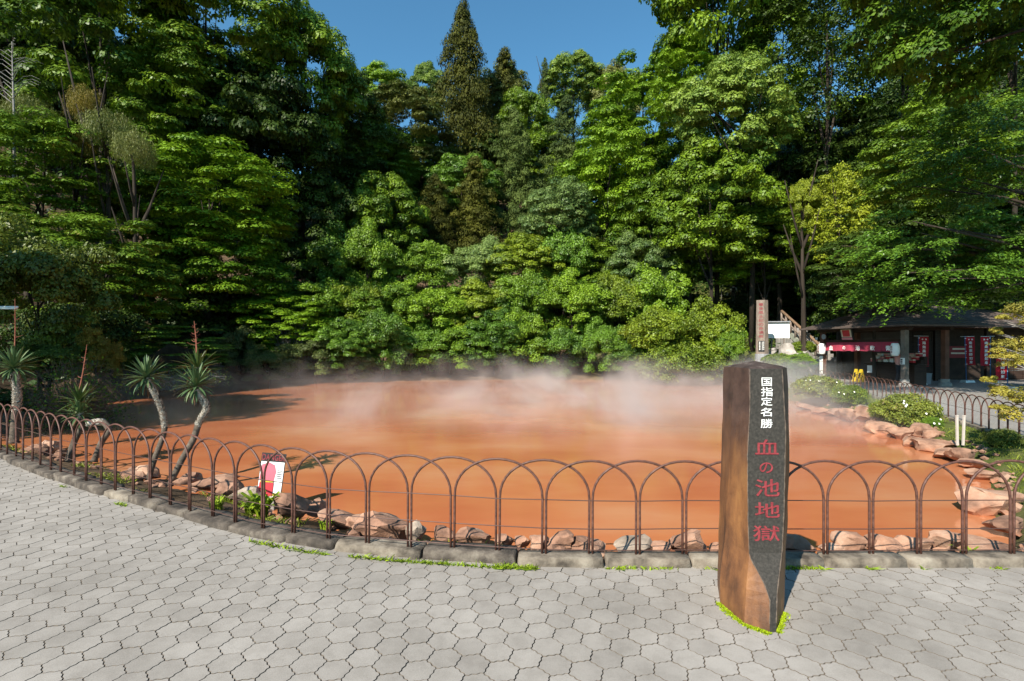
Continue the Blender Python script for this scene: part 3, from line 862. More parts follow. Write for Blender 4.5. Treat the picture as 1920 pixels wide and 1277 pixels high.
# ------------------------------------------------------------------ foliage generators
def unit(v): return v / np.maximum(np.linalg.norm(v, axis=1, keepdims=True), 1e-9)
def leaf_quads(P_, N_, A_, L_, W_, fold=0.18):
    """folded diamond leaves"""
    N_ = unit(N_); A_ = unit(A_ - N_ * np.sum(A_ * N_, 1, keepdims=True))
    B_ = np.cross(N_, A_)
    L_ = L_[:, None]; W_ = W_[:, None]
    v0 = P_ - A_ * L_ * 0.5
    v2 = P_ + A_ * L_ * 0.5 - N_ * L_ * 0.10
    v1 = P_ + B_ * W_ * 0.5 - N_ * W_ * fold - A_ * L_ * 0.05
    v3 = P_ - B_ * W_ * 0.5 - N_ * W_ * fold - A_ * L_ * 0.05
    return np.stack([v0, v1, v2, v3], 1).reshape(-1, 3)
def sphere(rng, n): return unit(rng.normal(size=(n, 3)))
def foliage(seed, centers, radii, per, leaf, flat=1.0, upbias=0.25, jitter=0.25, rough=0.42, droop=0.3, tint_c=0.55, low=-0.35):
    """leaves over the outside of a set of clumps; centers (k,3), radii (k,)"""
    rng = np.random.default_rng(seed)
    Ps, Ns, As, Ls, Ws, Ts = [], [], [], [], [], []
    ctr = centers.mean(0)
    for c, r_ in zip(centers, radii):
        m_ = int(per * rng.uniform(0.8, 1.2))
        u = sphere(rng, m_ * 2)
        u = u[u[:, 2] > low][:m_]
        m_ = len(u)
        rad = 1 - jitter * rng.random(m_) ** 1.5
        # clump lobes give an uneven edge
        lob = 1 + 0.22 * np.sin(u[:, 0] * 5 + c[0] * 3) * np.sin(u[:, 1] * 5 + c[1] * 3)
        p = c + u * (r_ * rad * lob)[:, None] * np.array([1, 1, flat])
        nn = unit(u * np.array([1, 1, 1 / max(flat, .3)])) * 0.85 + np.array([0, 0, upbias]) + rng.normal(size=(m_, 3)) * rough * 0.5
        ax = sphere(rng, m_) + (u * [1, 1, 0]) * 0.9 + np.array([0, 0, -droop])
        l = leaf[0] * rng.uniform(0.7, 1.3, m_)
        Ps.append(p); Ns.append(nn); As.append(ax); Ls.append(l); Ws.append(l * leaf[1] * rng.uniform(0.8, 1.2, m_))
        ct = rng.random()
        Ts.append(np.clip(tint_c * ct + (1 - tint_c) * rng.random(m_), 0, 1))
    P_, N_, A_ = np.concatenate(Ps), np.concatenate(Ns), np.concatenate(As)
    return leaf_quads(P_, N_, A_, np.concatenate(Ls), np.concatenate(Ws)), np.concatenate(Ts)
def spread(rng, n, fn, mind):
    """n points from fn() kept apart"""
    out = []
    tries = 0
    while len(out) < n and tries < n * 30:
        p = fn(); tries += 1
        if all(np.sum((p - q) ** 2) > mind * mind for q in out): out.append(p)
    return np.array(out)
# unit crowns: half extents 1 x 1 x 1, scaled per tree
def crown_puff(seed, n=150, cr=(0.13, 0.22), per=330, leaf=(0.045, 0.62), low=-0.8):
    rng = np.random.default_rng(seed)
    def fn():
        u = sphere(rng, 1)[0]
        while u[2] < low: u = sphere(rng, 1)[0]
        return u * (0.55 + 0.38 * rng.random() ** 0.7) * (1 + 0.18 * math.sin(u[0] * 4 + seed) * math.cos(u[1] * 3 + u[2] * 4))
    C = spread(rng, n, fn, 0.115)
    return foliage(seed + 1, C, rng.uniform(*cr, len(C)), per, leaf, flat=0.7, upbias=0.4)
def crown_layer(seed, n=125, cr=(0.13, 0.26), per=360, leaf=(0.044, 0.57), flat=0.52, taper=0.0):
    rng = np.random.default_rng(seed)
    def fn():
        u = sphere(rng, 1)[0]
        while u[2] < -0.8: u = sphere(rng, 1)[0]
        p = u * (0.55 + 0.38 * rng.random() ** 0.7)
        p[:2] *= 1 + taper * (-p[2])
        p[2] = 0.78 * p[2] + 0.22 * round(p[2] * 6) / 6 + rng.normal() * 0.05 - 0.14 * np.hypot(p[0], p[1])
        return p
    C = spread(rng, n, fn, 0.13)
    return foliage(seed + 1, C, rng.uniform(*cr, len(C)), per, leaf, flat=flat, upbias=0.65, jitter=0.35, low=-0.2, droop=0.3)
def crown_cedar(seed, n=150, per=270, leaf=(0.038, 0.42), slim=0.6):
    rng = np.random.default_rng(seed)
    C, Rr = [], []
    for k in range(n):
        h = ((k + rng.random()) / n) ** 0.8
        z = 1 - 2 * h
        rad = (0.05 + 0.86 * h ** slim) * (0.82 + 0.22 * math.sin(h * 34 + seed))
        a_ = k * 2.399 + rng.normal() * 0.3
        q = rng.uniform(0.25, 1.08)
        C.append((rad * q * math.cos(a_), rad * q * math.sin(a_), z - 0.05 * q)); Rr.append((0.10 + 0.13 * h ** 0.7) * rng.uniform(0.6, 1.3))
    return foliage(seed + 1, np.array(C), np.array(Rr), per, leaf, flat=0.62, upbias=0.45, jitter=0.5, rough=0.55, droop=0.6, low=-0.25)
def crown_bush(seed, n=85, cr=(0.15, 0.28), per=400, leaf=(0.051, 0.62)):
    rng = np.random.default_rng(seed)
    def fn():
        u = sphere(rng, 1)[0]
        u[2] = abs(u[2]) * 1.0 if rng.random() < 0.6 else u[2]
        return u * (0.5 + 0.38 * rng.random()) * (1 + 0.18 * math.sin(u[0] * 6 + seed))
    C = spread(rng, n, fn, 0.13)
    return foliage(seed + 1, C, rng.uniform(*cr, len(C)), per, leaf, flat=0.85, upbias=0.3, jitter=0.5, rough=0.9)
def crown_plume(seed, n=26, per=420, leaf=(0.085, 0.16)):
    rng = np.random.default_rng(seed)
    def fn():
        u = sphere(rng, 1)[0]; u[2] = abs(u[2]) * 1.1 - 0.35
        return u * (0.45 + 0.3 * rng.random())
    C = spread(rng, n, fn, 0.2)
    return foliage(seed + 1, C, rng.uniform(0.3, 0.42, len(C)), per, leaf, flat=1.1, upbias=0.1, jitter=0.4, rough=0.9, droop=1.6, low=-0.7)
def crown_spray(seed, n=300, per=70, leaf=(0.042, 0.46), dirx=-0.8):
    """drooping leafy branchlets hanging outward"""
    rng = np.random.default_rng(seed)
    Ps, Ns, As, Ls, Ws, Ts = [], [], [], [], [], []
    nodes = [sphere(rng, 1)[0] * (0.45 + 0.4 * rng.random()) for _ in range(34)]
    for k in range(n):
        st = nodes[k % 34] + rng.normal(size=3) * np.array([0.09, 0.09, 0.035]); u = unit(st[None])[0]
        hd = unit((u * [1, 1, 0.25] + np.array([dirx, -0.2, 0.05]) + rng.normal(size=3) * 0.35)[None])[0]
        ln = rng.uniform(0.2, 0.42)
        t = np.linspace(0, 1, per)
        ct = rng.random()
        path = st + hd * (t * ln)[:, None] + np.array([0, 0, -1]) * (0.42 * ln * t ** 2)[:, None]
        side = unit(np.cross(hd, [0, 0, 1])[None])[0]
        w = (np.where(np.arange(per) % 2 == 0, 1, -1) * rng.uniform(0.015, 0.075, per) * (1 - 0.5 * t))[:, None]
        p = path + side * w + rng.normal(size=(per, 3)) * 0.012
        nn = np.array([0, 0, 1.0]) + rng.normal(size=(per, 3)) * 0.38 + hd * 0.25 * t[:, None] + np.array([0, -0.25, 0])
        ax = hd + side * w * 14 + np.array([0, 0, -0.5]) + rng.normal(size=(per, 3)) * 0.25
        l = leaf[0] * rng.uniform(0.7, 1.25, per)
        Ps.append(p); Ns.append(nn); As.append(ax); Ls.append(l); Ws.append(l * leaf[1]); Ts.append(np.clip(0.5 * ct + 0.5 * rng.random(per), 0, 1))
    return leaf_quads(np.concatenate(Ps), np.concatenate(Ns), np.concatenate(As), np.concatenate(Ls), np.concatenate(Ws)), np.concatenate(Ts)
GEN = {'puff': [lambda s=s: crown_puff(s) for s in (101, 131, 161)],
       'layer': [lambda s=s: crown_layer(s) for s in (201, 231, 261)],
       'pads': [lambda s=s: crown_layer(s, 60, (0.2, 0.34), 320, (0.05, 0.45), 0.24) for s in (311, 331)],
       'cedar': [lambda s=s: crown_cedar(s) for s in (401, 431)],
       'cedart': [lambda s=s: crown_cedar(s, 300, 270, (0.027, 0.5), 0.72) for s in (461,)],
       'bush': [lambda s=s: crown_bush(s) for s in (501, 531, 561)],
       'fine': [lambda s=s: crown_bush(s, 75, (0.16, 0.28), 520, (0.050, 0.55)) for s in (611, 641)],
       'plume': [lambda s=s: crown_plume(s) for s in (701, 731)],
       'spray': [lambda s=s: crown_spray(s) for s in (801, 831)]}
_raw = {}
def crown_object(kind, var, mat, root, **kw):
    """alike crowns share one mesh; the leaf material sits on the object"""
    if (kind, var) not in _raw:
        V_, T_ = GEN[kind][var]()
        _raw[(kind, var)] = quads_mesh('crown', V_, len(T_), T_, M[mat])
    o = link('crown', _raw[(kind, var)], root, **kw)
    o.material_slots[0].link = 'OBJECT'
    o.material_slots[0].material = M[mat]
    return o

def real_crown(kind, rx, ry, rz, seed):
    """a crown built at its true proportions, so that leaves keep their shape"""
    rng = np.random.default_rng(seed)
    asp = rz / rx
    m0 = min(rx, rz)
    n = int(np.clip(130 * max(asp, 1) if asp > 1 else 90 / max(asp, 0.45), 60, 175))
    flat = {'layer': 0.48, 'pads': 0.3}.get(kind, 0.72)
    cr = rx * 0.19 if asp > 1 else m0 * 0.36
    def fn():
        u = sphere(rng, 1)[0]
        while u[2] < -0.8: u = sphere(rng, 1)[0]
        return u * (0.5 + 0.4 * rng.random() ** 0.7) * np.array([rx, ry, rz])
    C = spread(rng, n, fn, cr * 0.6)
    if kind == 'fine': return foliage(seed + 1, C, rng.uniform(0.7, 1.3, len(C)) * cr, 130, (min(0.065 * rx, 0.13), 0.6), flat=0.85, upbias=0.3, jitter=0.5, rough=0.8)
    return foliage(seed + 1, C, rng.uniform(0.7, 1.35, len(C)) * cr, 215, (min(0.052 * rx, 0.19), 0.6), flat=flat, upbias=0.5, jitter=0.35, low=-0.25)

def trunk_mesh(seed, limbs=6):
    """unit-height trunk with limbs reaching up into the crown"""
    rr = random.Random(seed)
    mb = MB()
    pts = []; x = y = 0.0
    for k in range(8):
        pts.append((x, y, k / 7 * 1.05)); x += rr.uniform(-0.03, 0.03); y += rr.uniform(-0.03, 0.03)
    mb.tube(pts, [0.05 * (1.25 - 0.9 * k / 7) * (1.3 if k == 0 else 1) for k in range(8)], 8)
    for _ in range(limbs):
        k = rr.randrange(3, 7); p = Vector(pts[k]); a_ = rr.uniform(0, 6.28); l = rr.uniform(0.25, 0.5)
        q = [p, p + Vector((math.cos(a_) * l * 0.5, math.sin(a_) * l * 0.5, l * 0.35)), p + Vector((math.cos(a_) * l, math.sin(a_) * l, l * 0.8))]
        mb.tube(q, [0.022, 0.015, 0.006], 6)
    return mb.mesh('trunk', True)
TRUNKS = [trunk_mesh(s) for s in range(4)]
for t_ in TRUNKS: t_.materials.append(M['bark'])
tr_i = random.Random(21)
vcount = {}
def tree(name, cx, ytop, ybot, wpx, d, kind, mat, label, cat='tree', group=None, depthk=0.9, trunk=True, stand=None):
    T_ = at(cx, ytop, d); B_ = at(cx, ybot, d)
    rz_ = (T_.z - B_.z) / 2; rx = wpx * d / F / 2
    zc = (T_.z + B_.z) / 2
    off = Vector((0, 0, 0)); bx, by = T_.x, d
    if stand:                       # the stem stands aside and carries an overhanging crown
        bx, by = stand; off = Vector((T_.x - bx, d - by, 0))
    gz = tz(bx, by)
    if not stand: gz = min(gz, zc - rz_ * 0.3)
    root = empty(name, (bx, by, gz))
    tag(root, label, cat, group)
    v = vcount.get((kind), 0); vcount[kind] = v + 1
    var = v % len(GEN[kind])
    asp = rz_ / rx
    if kind in ('puff', 'layer', 'fine') and (asp > 1.8 or asp < 0.55 or (d < 20 and asp < 0.8 and not trunk)) and cat != 'withered':
        V_, T2 = real_crown(kind, rx, rx * depthk, rz_, 1000 + len(bpy.data.objects))
        link('crown', quads_mesh('crown', V_, len(T2), T2, M[mat]), root, loc=(off.x, off.y, zc - gz))
    else: crown_object(kind, var, mat, root, loc=(off.x, off.y, zc - gz), rot=(0, 0, tr_i.uniform(0, 6.28) if kind != 'spray' else tr_i.uniform(-0.3, 0.3)), scale=(rx * 1.06, rx * depthk * 1.06, rz_ * 1.04))
    hgt = zc - gz
    if trunk and hgt > 0.4:
        s_ = min(max(hgt * 0.3, 1.2), 3.2)
        if stand:
            mbt = MB().tube([(0, 0, -0.2), (0.1, 0, hgt * 0.5), (0, 0, hgt * 0.85), (-0.1, 0, hgt * 1.02)], [0.19, 0.15, 0.11, 0.05], 10)
            for k in range(9):
                e_ = off + Vector((tr_i.uniform(-0.8, 0.3) * rx, tr_i.uniform(-0.6, 0.6) * rx, hgt + tr_i.uniform(-0.6, 0.7) * rz_)); s0 = Vector((0, 0, hgt * tr_i.uniform(0.6, 1.0)))
                mbt.tube([s0, s0.lerp(e_, 0.5) + Vector((0, 0, 0.3)), e_], [0.08, 0.05, 0.012], 6)
            mbt.build('trunk', M['bark'], root, True)
            return root
        link('trunk', TRUNKS[tr_i.randrange(4)], root, rot=(0, 0, tr_i.uniform(0, 6)), scale=(s_ * 0.9, s_ * 0.9, hgt))
    return root
# ------------------------------------------------------------------ the wood, tree by tree (photo: centre x, top y, bottom y, width, distance)
WOOD = [
 # left slope
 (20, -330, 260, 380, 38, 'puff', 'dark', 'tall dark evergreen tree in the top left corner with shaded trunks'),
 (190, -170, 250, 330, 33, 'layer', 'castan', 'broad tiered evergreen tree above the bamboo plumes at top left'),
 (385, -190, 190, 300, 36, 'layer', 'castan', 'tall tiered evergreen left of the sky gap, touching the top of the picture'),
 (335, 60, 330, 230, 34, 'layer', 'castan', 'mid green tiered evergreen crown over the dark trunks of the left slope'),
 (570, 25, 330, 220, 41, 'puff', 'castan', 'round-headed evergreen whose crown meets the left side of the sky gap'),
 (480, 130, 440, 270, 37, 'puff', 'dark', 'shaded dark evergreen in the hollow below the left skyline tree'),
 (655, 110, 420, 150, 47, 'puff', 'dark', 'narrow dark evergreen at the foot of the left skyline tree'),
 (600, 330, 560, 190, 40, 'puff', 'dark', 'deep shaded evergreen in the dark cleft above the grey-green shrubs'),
 (395, 262, 500, 300, 30, 'layer', 'maple', 'bright green maple with flat tiers above the dark hollow on the left'),
 (425, 400, 620, 250, 29.5, 'layer', 'maple', 'lower bright maple tiers hanging over the dark hollow beside the pond'),
 (265, 300, 560, 170, 28, 'layer', 'mapledk', 'shaded olive maple between the bamboo plumes and bright maple'),
 (85, 215, 440, 280, 24, 'layer', 'mapledk', 'olive-yellow maple tiers under the feathery bare tree at left'),
 (195, 400, 620, 270, 21.5, 'layer', 'mapledk', 'shaded olive maple hanging over the left bank'),
 (20, 380, 560, 220, 20, 'layer', 'mapledk', 'olive maple tiers at the left edge above the small-leaved tree'),
 (75, 425, 700, 240, 15.5, 'fine', 'small', 'small-leaved yellow-green tree leaning over the left bank'),
 (315, 600, 705, 210, 22.5, 'pads', 'bush2', 'low spreading tree with flat dark green pads behind the yuccas'),
 (335, 480, 760, 300, 30, 'puff', 'dark', 'dark evergreen filling the hollow behind the flat-padded tree'),
 (150, 560, 740, 200, 19, 'bush', 'dark', 'dark leafy mass behind the twiggy bush on the left bank'),
 # skyline, centre
 (868, 16, 480, 225, 58, 'cedart', 'cedar', 'tallest dark brown-green cedar standing above the skyline against the sky'),
 (946, 96, 330, 140, 64, 'cedar', 'cedar', 'smaller dark cedar just right of the tallest cedar'),
 (1022, 110, 190, 36, 70, 'cedar', 'cedarg', 'little thin pine on the skyline right of the cedars'),
 (722, 128, 215, 100, 64, 'puff', 'bright', 'rounded green tree on the skyline left of the tall cedar'),
 (800, 122, 230, 80, 70, 'puff', 'light', 'small pale tree on the skyline beside the tall cedar'),
 (755, 158, 330, 190, 54, 'layer', 'cream', 'cream-tipped evergreen below the skyline left of the tall cedar'),
 (690, 215, 420, 150, 50, 'puff', 'castan', 'shadowed evergreen left of the cream-tipped tree'),
 (930, 138, 300, 170, 68, 'puff', 'cream', 'yellowish rounded tree behind the second cedar on the skyline'),
 (1075, 104, 215, 125, 72, 'puff', 'light', 'luminous light green round tree standing on the skyline'),
 (1155, 118, 270, 100, 70, 'puff', 'cream', 'yellow-olive tree on the skyline right of the luminous tree'),
 (990, 170, 330, 130, 60, 'puff', 'castan', 'mid green rounded tree below the skyline pine'),
 # cedars in the middle of the slope
 (1062, 186, 430, 170, 52, 'cedar', 'cedarg', 'broad rounded green cedar in the middle of the slope'),
 (965, 210, 470, 150, 50, 'cedar', 'cedarg', 'dark green cedar directly right of the tallest cedar trunk'),
 (890, 300, 540, 170, 46, 'cedar', 'cedar', 'brownish cedar lower on the slope beneath the tallest cedar'),
 (815, 330, 520, 130, 45, 'cedar', 'cedar', 'brown-green cedar beside the bare branches left of centre'),
 (1000, 360, 540, 130, 43, 'cedar', 'cedarg', 'small green cedar above the pale leafy tree'),
 (720, 330, 520, 170, 42, 'puff', 'castan', 'shaded leafy tree with vines left of the brown cedars'),
 (640, 430, 580, 150, 38, 'bush', 'bush2', 'deep green bushy tree at the left end of the sunlit bank'),
 # right of centre
 (1205, 108, 340, 220, 46, 'layer', 'bright', 'vivid green tiered tree below the right side of the sky gap'),
 (1140, 235, 470, 200, 41, 'layer', 'bright', 'vivid green tiered tree stepping down the slope right of the cedars'),
 (1235, 320, 560, 190, 37, 'layer', 'castan', 'mid green tiered tree above the white-flowering tree'),
 (1050, 338, 480, 150, 38, 'puff', 'pale', 'pale silvery-green tree in the middle of the lower slope'),
 (1200, 440, 580, 130, 35, 'puff', 'pale', 'white-flowering tree overhanging the slope path'),
 (1110, 450, 600, 150, 37, 'layer', 'castan', 'shaded tiered tree between the pale and the flowering tree'),
 (1372, 112, 330, 215, 33, 'puff', 'light', 'fluffy light green tree right of the vivid tiered trees'),
 (1335, 270, 515, 230, 33.5, 'puff', 'castan', 'deep green tree under the fluffy light tree'),
 (1435, 360, 545, 200, 34.5, 'layer', 'castan', 'dark tiered tree leaning over the walker on the slope path'),
 (1345, -230, 150, 300, 38, 'puff', 'castan', 'lofty tree whose sunlit edge bounds the sky gap on the right'),
 (1290, 60, 250, 150, 38, 'layer', 'bright', 'sunny green tree just under the right edge of the sky'),
 (1550, -320, 400, 260, 34, 'puff', 'dark', 'huge ivy-hung dark tree in the right half, its trunk in shade'),
 (1460, -60, 330, 190, 36, 'puff', 'castan', 'sun-flecked tree between the fluffy tree and the dark ivy tree'),
 (1510, 240, 590, 190, 36, 'puff', 'dark', 'dark undergrown tree left of the yellow vine'),
 (1575, 300, 550, 120, 28.6, 'fine', 'vine', 'yellow-green vine curtain covering a small tree above the stall'),
 (1508, 330, 440, 60, 29, 'bush', 'vine', 'smaller yellow vine clump left of the big vine curtain'),
 (1830, -260, 190, 400, 13.5, 'puff', 'mapledk', 'large yellow-green tree in the top right corner'),
 (1770, 170, 420, 250, 23, 'layer', 'castan', 'dark drooping tree below the top right crown'),
 (1850, 170, 430, 300, 19, 'spray', 'glossy', 'glossy-leaved branches at the right edge of the wood'),
 (1740, 370, 612, 320, 17.5, 'spray', 'glossy', 'glossy drooping branches hanging in front of the stall roof'),
 (1890, 400, 590, 240, 18, 'layer', 'glossy', 'shaded drooping branches right of the stall roof'),
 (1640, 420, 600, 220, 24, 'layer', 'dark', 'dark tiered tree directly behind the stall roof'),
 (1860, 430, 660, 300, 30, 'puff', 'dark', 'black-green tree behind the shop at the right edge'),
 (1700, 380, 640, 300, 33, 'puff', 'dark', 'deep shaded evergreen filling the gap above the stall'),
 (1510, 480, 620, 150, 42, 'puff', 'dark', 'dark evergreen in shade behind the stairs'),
 (1690, -320, 330, 330, 34, 'puff', 'castan', 'tall evergreen crown filling the space above the yellow vine'),
 (1900, -320, 380, 380, 31, 'puff', 'castan', 'tall evergreen crown at the right edge behind the near branches'),
 (1600, 180, 420, 200, 37, 'layer', 'dark', 'shaded tiered evergreen behind the yellow vine curtain'),
]
STAND = {(1372, 33): (15.9, 34.0), (1830, 13.5): (16.2, 11.5), (1850, 19): (21.5, 18.5), (1740, 17.5): (19.6, 17.2), (1890, 18): (21.6, 16.6), (1770, 23): (25.0, 22.0)}
for (cx, yt, yb, w, d, kind, mat, lab) in WOOD:
    nm = {'cedar': 'cedar_tree', 'cedart': 'cedar_tree', 'fine': 'leafy_tree', 'bush': 'bushy_tree', 'pads': 'padded_tree', 'spray': 'drooping_tree'}.get(kind, 'broadleaf_tree')
    tree(nm, cx, yt, yb, w, d, kind, mat, lab, group='trees of the wooded slope', stand=STAND.get((cx, d)))
# filler trees farther up the slope, shade put into their dark leaf colour
rf = random.Random(77)
fill = []
for k in range(26):
    fill.append((rf.uniform(-100, 2020), rf.uniform(44, 62)))
for x in range(1440, 2060, 88): fill.append((x, 36 + (x % 5)))
for x in range(1400, 2060, 105): fill.append((x, 47 + (x % 4)))
for x in range(-80, 660, 95): fill.append((x, 44 + (x % 6)))
fill = [(x, d) for x, d in fill if not (470 < x < 1240) and not (1270 < x < 1540 and d < 46)]
for k, (x, d) in enumerate(sorted(fill)):
    X = (x - 960) / F * d
    g = tz(X, d)
    yb = HOR - (g + 1.0 - CAM_H) * F / d; yt = HOR - (g + (13.0 if x > 1400 or x < 600 else 11.0) - CAM_H) * F / d
    tree('background_tree', x, yt, yb, 250 * 45 / d, d, 'puff', 'dark', 'dark evergreen deep in the wood behind nearer crowns, %s from the left' % ordinal(k), group='background trees of the wood')
k = 0
for x in range(1568, 2000, 54):          # dense dark thicket behind the stall
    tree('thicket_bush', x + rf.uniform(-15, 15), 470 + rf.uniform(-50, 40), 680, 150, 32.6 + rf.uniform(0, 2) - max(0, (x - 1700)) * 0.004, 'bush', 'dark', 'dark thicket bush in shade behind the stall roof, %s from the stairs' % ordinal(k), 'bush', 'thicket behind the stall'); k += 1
k = 0
for x in range(640, 1480, 75):
    d = 53 + rf.uniform(-3, 6); g = tz((x - 960) / F * d, d)
    yb = HOR - (g + 0.3 - CAM_H) * F / d; yt = max(HOR - (g + (7.0 if x < 1120 else 13.0) - CAM_H) * F / d, 135 if x < 1230 else -50)
    tree('slope_tree', x, yt, yb, 150, d, rf.choice(['puff', 'layer', 'bush']), rf.choice(['castan', 'dark', 'bush2']), 'filler evergreen high on the central slope between cedars, %s from the left' % ordinal(k), group='trees high on the central slope'); k += 1
# bamboo plumes
for cx, yt, yb, w, d, mat, lab in ((158, 152, 250, 74, 24.5, 'bambooo', 'topmost orange-tinged bamboo plume on the left slope'), (205, 190, 318, 104, 24.0, 'bamboo', 'largest drooping green bamboo plume on the left slope'),
        (252, 232, 345, 92, 23.4, 'bamboo', 'lowest drooping bamboo plume nearest the bright maple'), (142, 238, 320, 74, 23.6, 'bambooo', 'orange bamboo plume left of the largest plume'), (52, 168, 290, 120, 25, 'bamboo', 'rounded olive bamboo plume near the left edge')):
    tree('bamboo', cx, yt, yb, w, d, 'plume', mat, lab, 'bamboo', 'bamboo plumes on the left slope')
tree('broadleaf_tree', -693, -125, 568, 747, 9.0, 'puff', 'castan', 'leafy tree beyond the left end of the fence, shading the bank', group='trees beside the walkway', stand=(-16.0, 8.6))
# shrubs on the far bank, row by row
rb = random.Random(9)
def bank_row(ys, ytop, ybot, d0, wpx, rowname, x0, x1, step, mats, dfun=None):
    xs = []; x = x0
    while x < x1:
        xs.append(x); x += step * rb.uniform(0.75, 1.2)
    for i, x in enumerate(xs):
        yt = ytop + rb.uniform(-24, 20); w = wpx * rb.uniform(0.8, 1.25)
        d = (dfun(x) if dfun else d0) + rb.uniform(-0.5, 0.5)
        tree('shrub', x, yt, ybot + rb.uniform(-4, 6), w, d, rb.choice(['bush', 'fine', 'fine', 'puff']), rb.choice(mats), 'leafy green shrub %s, %s from the left' % (rowname, ordinal(i)), 'shrub', 'shrubs on the far bank')
def shore_d(x): return float(np.interp(x, [420, 640, 870, 1000, 1200, 1380], [27.8, 29.2, 31.3, 31.3, 30.8, 28.4]))
bank_row(0, 600, 714, 31, 120, 'at the far waterline', 650, 1180, 72, ['bush', 'bush2', 'bush3', 'bush2', 'olive'], shore_d)
bank_row(0, 520, 650, 34, 140, 'in the middle row of the far bank', 600, 1260, 82, ['bush', 'bush2', 'bush3', 'bush'], lambda x: shore_d(x) + 2.6)
bank_row(0, 440, 570, 37, 140, 'in the upper row of the far bank', 690, 1120, 92, ['bush', 'bush2', 'bush3', 'pale'], lambda x: shore_d(x) + 5.5)
for cx, yt, yb, w, d, kind, mat, lab in ((448, 612, 724, 84, 27.6, 'fine', 'olive', 'grey-green shrub at the left end of the far waterline'), (505, 650, 724, 110, 27.4, 'fine', 'olive', 'olive shrub hanging over the water beside the grey-green one'),
        (590, 635, 722, 130, 28.2, 'fine', 'olive', 'wide olive-grey shrub under the yellow-green maple by the water'), (545, 545, 680, 175, 29.5, 'layer', 'maple', 'yellow-green small maple with bare twigs above the olive shrubs'), (665, 650, 722, 90, 29, 'fine', 'olive', 'small olive shrub touching the water left of the steam')):
    tree('shrub', cx, yt, yb, w, d, kind, mat, lab, 'shrub', 'shrubs on the far bank')
for cx, yt, yb, w, d, kind, mat, lab in ((1235, 578, 716, 150, 28.4, 'bush', 'bush3', 'sunny vine-covered mound at the right end of the far bank'), (1325, 568, 722, 140, 28.0, 'bush', 'bush3', 'vine-covered mound directly left of the stone pillar top'), (1370, 605, 725, 64, 26.6, 'bush', 'bush', 'bright leafy shrub touching the red-lettered post'),
        (1280, 645, 725, 180, 27.2, 'fine', 'bush3', 'low leafy shrub in the steam at the foot of the vine mounds'), (1195, 640, 715, 100, 29.6, 'bush', 'bush2', 'deep green shrub left of the vine mounds by the water'),
        (1500, 660, 698, 56, 23.5, 'fine', 'bush', 'rounded green shrub left of the stall post'), (1462, 664, 690, 70, 25, 'fine', 'bush3', 'yellow-green shrub under the white board'), (1505, 640, 665, 50, 29.5, 'fine', 'bush3', 'small plant growing on the boulders beside the stairs')):
    tree('shrub', cx, yt, yb, w, d, kind, mat, lab, 'shrub', 'shrubs at the right end of the far bank', trunk=False)
# left bank
for cx, yt, yb, w, d, kind, mat, lab in ((178, 618, 740, 80, 15.5, 'fine', 'bambooo', 'orange-tinged shrub above the twiggy bush on the left bank'), (90, 640, 720, 140, 14.6, 'fine', 'small', 'low yellow-green shrub behind the leftmost yucca'), (30, 730, 800, 120, 14.2, 'fine', 'dark', 'dark low shrub at the foot of the leftmost yucca')):
    tree('shrub', cx, yt, yb, w, d, kind, mat, lab, 'shrub', 'shrubs on the left bank')
# undergrowth on the hillside: nobody could count it
rng = np.random.default_rng(4)
n = 70000
ux = rng.uniform(-45, 50, n); uy = rng.uniform(12, 68, n)
hd_ = np.where(uy > np.interp(ux, HX, HY), seg_dist(ux, uy, HILLFOOT, False), -1)
ok = (hd_ > -0.3) & (np.abs(ux) < uy * 1.15)
ux, uy = ux[ok], uy[ok]
n = len(ux)
uz = terrain(ux, uy) + rng.random(n) ** 1.6 * (0.7 + 0.8 * (np.sin(ux * 0.9) * np.sin(uy * 0.8) > 0))
V_ = leaf_quads(np.stack([ux, uy, uz], 1), np.array([0, -0.4, 0.8]) + rng.normal(size=(n, 3)) * 0.5, rng.normal(size=(n, 3)) + [0, 0, 0.4], rng.uniform(0.25, 0.55, n), rng.uniform(0.12, 0.25, n))
tag(link('undergrowth', quads_mesh('undergrowth', V_, n, rng.random(n), M['under'])), 'dense dark leafy undergrowth covering the hillside floor', 'undergrowth', kind='stuff')
# ------------------------------------------------------------------ yuccas
def blade_mesh(length, width, bend, seed):
    rr = random.Random(seed)
    v, f = [], []
    prof = [(0, 0.55), (0.18, 0.85), (0.45, 1.0), (0.72, 0.78), (0.9, 0.4), (1.0, 0.02)]
    ang_ = 0.0; x = z = 0.0; last = 0.0
    for k, (t, w) in enumerate(prof):
        dl = (t - last) * length; last = t
        ang_ -= bend * (0.4 + t) * (0.35 if k else 0)
        x += dl * math.cos(ang_); z += dl * math.sin(ang_)
        hw = width * w / 2
        v += [(x, -hw, z + hw * 0.35), (x, 0, z), (x, hw, z + hw * 0.35)]
    for k in range(len(prof) - 1):
        a_ = k * 3
        f += [(a_, a_ + 1, a_ + 4, a_ + 3), (a_ + 1, a_ + 2, a_ + 5, a_ + 4)]
    me = bpy.data.meshes.new('leaf'); me.from_pydata(v, [], f); me.update()
    return me
M['yucca'] = leaf_mat('yucca_blade', (0.06, 0.11, 0.04), (0.19, 0.26, 0.09), spec=0.4, rough=0.55, trans=0.08)
M['yucca_yellow'] = leaf_mat('yucca_blade_yellow', (0.05, 0.085, 0.02), (0.17, 0.21, 0.05), spec=0.4, rough=0.42, trans=0.1)  # yellower blade tint, used on the upper rosettes
M['ytrunk'] = noisy('yucca_bark', [(0.3, (0.05, 0.04, 0.03)), (0.6, (0.14, 0.11, 0.085)), (0.75, (0.22, 0.18, 0.14))], 14, 0.95, 0.7, 50)
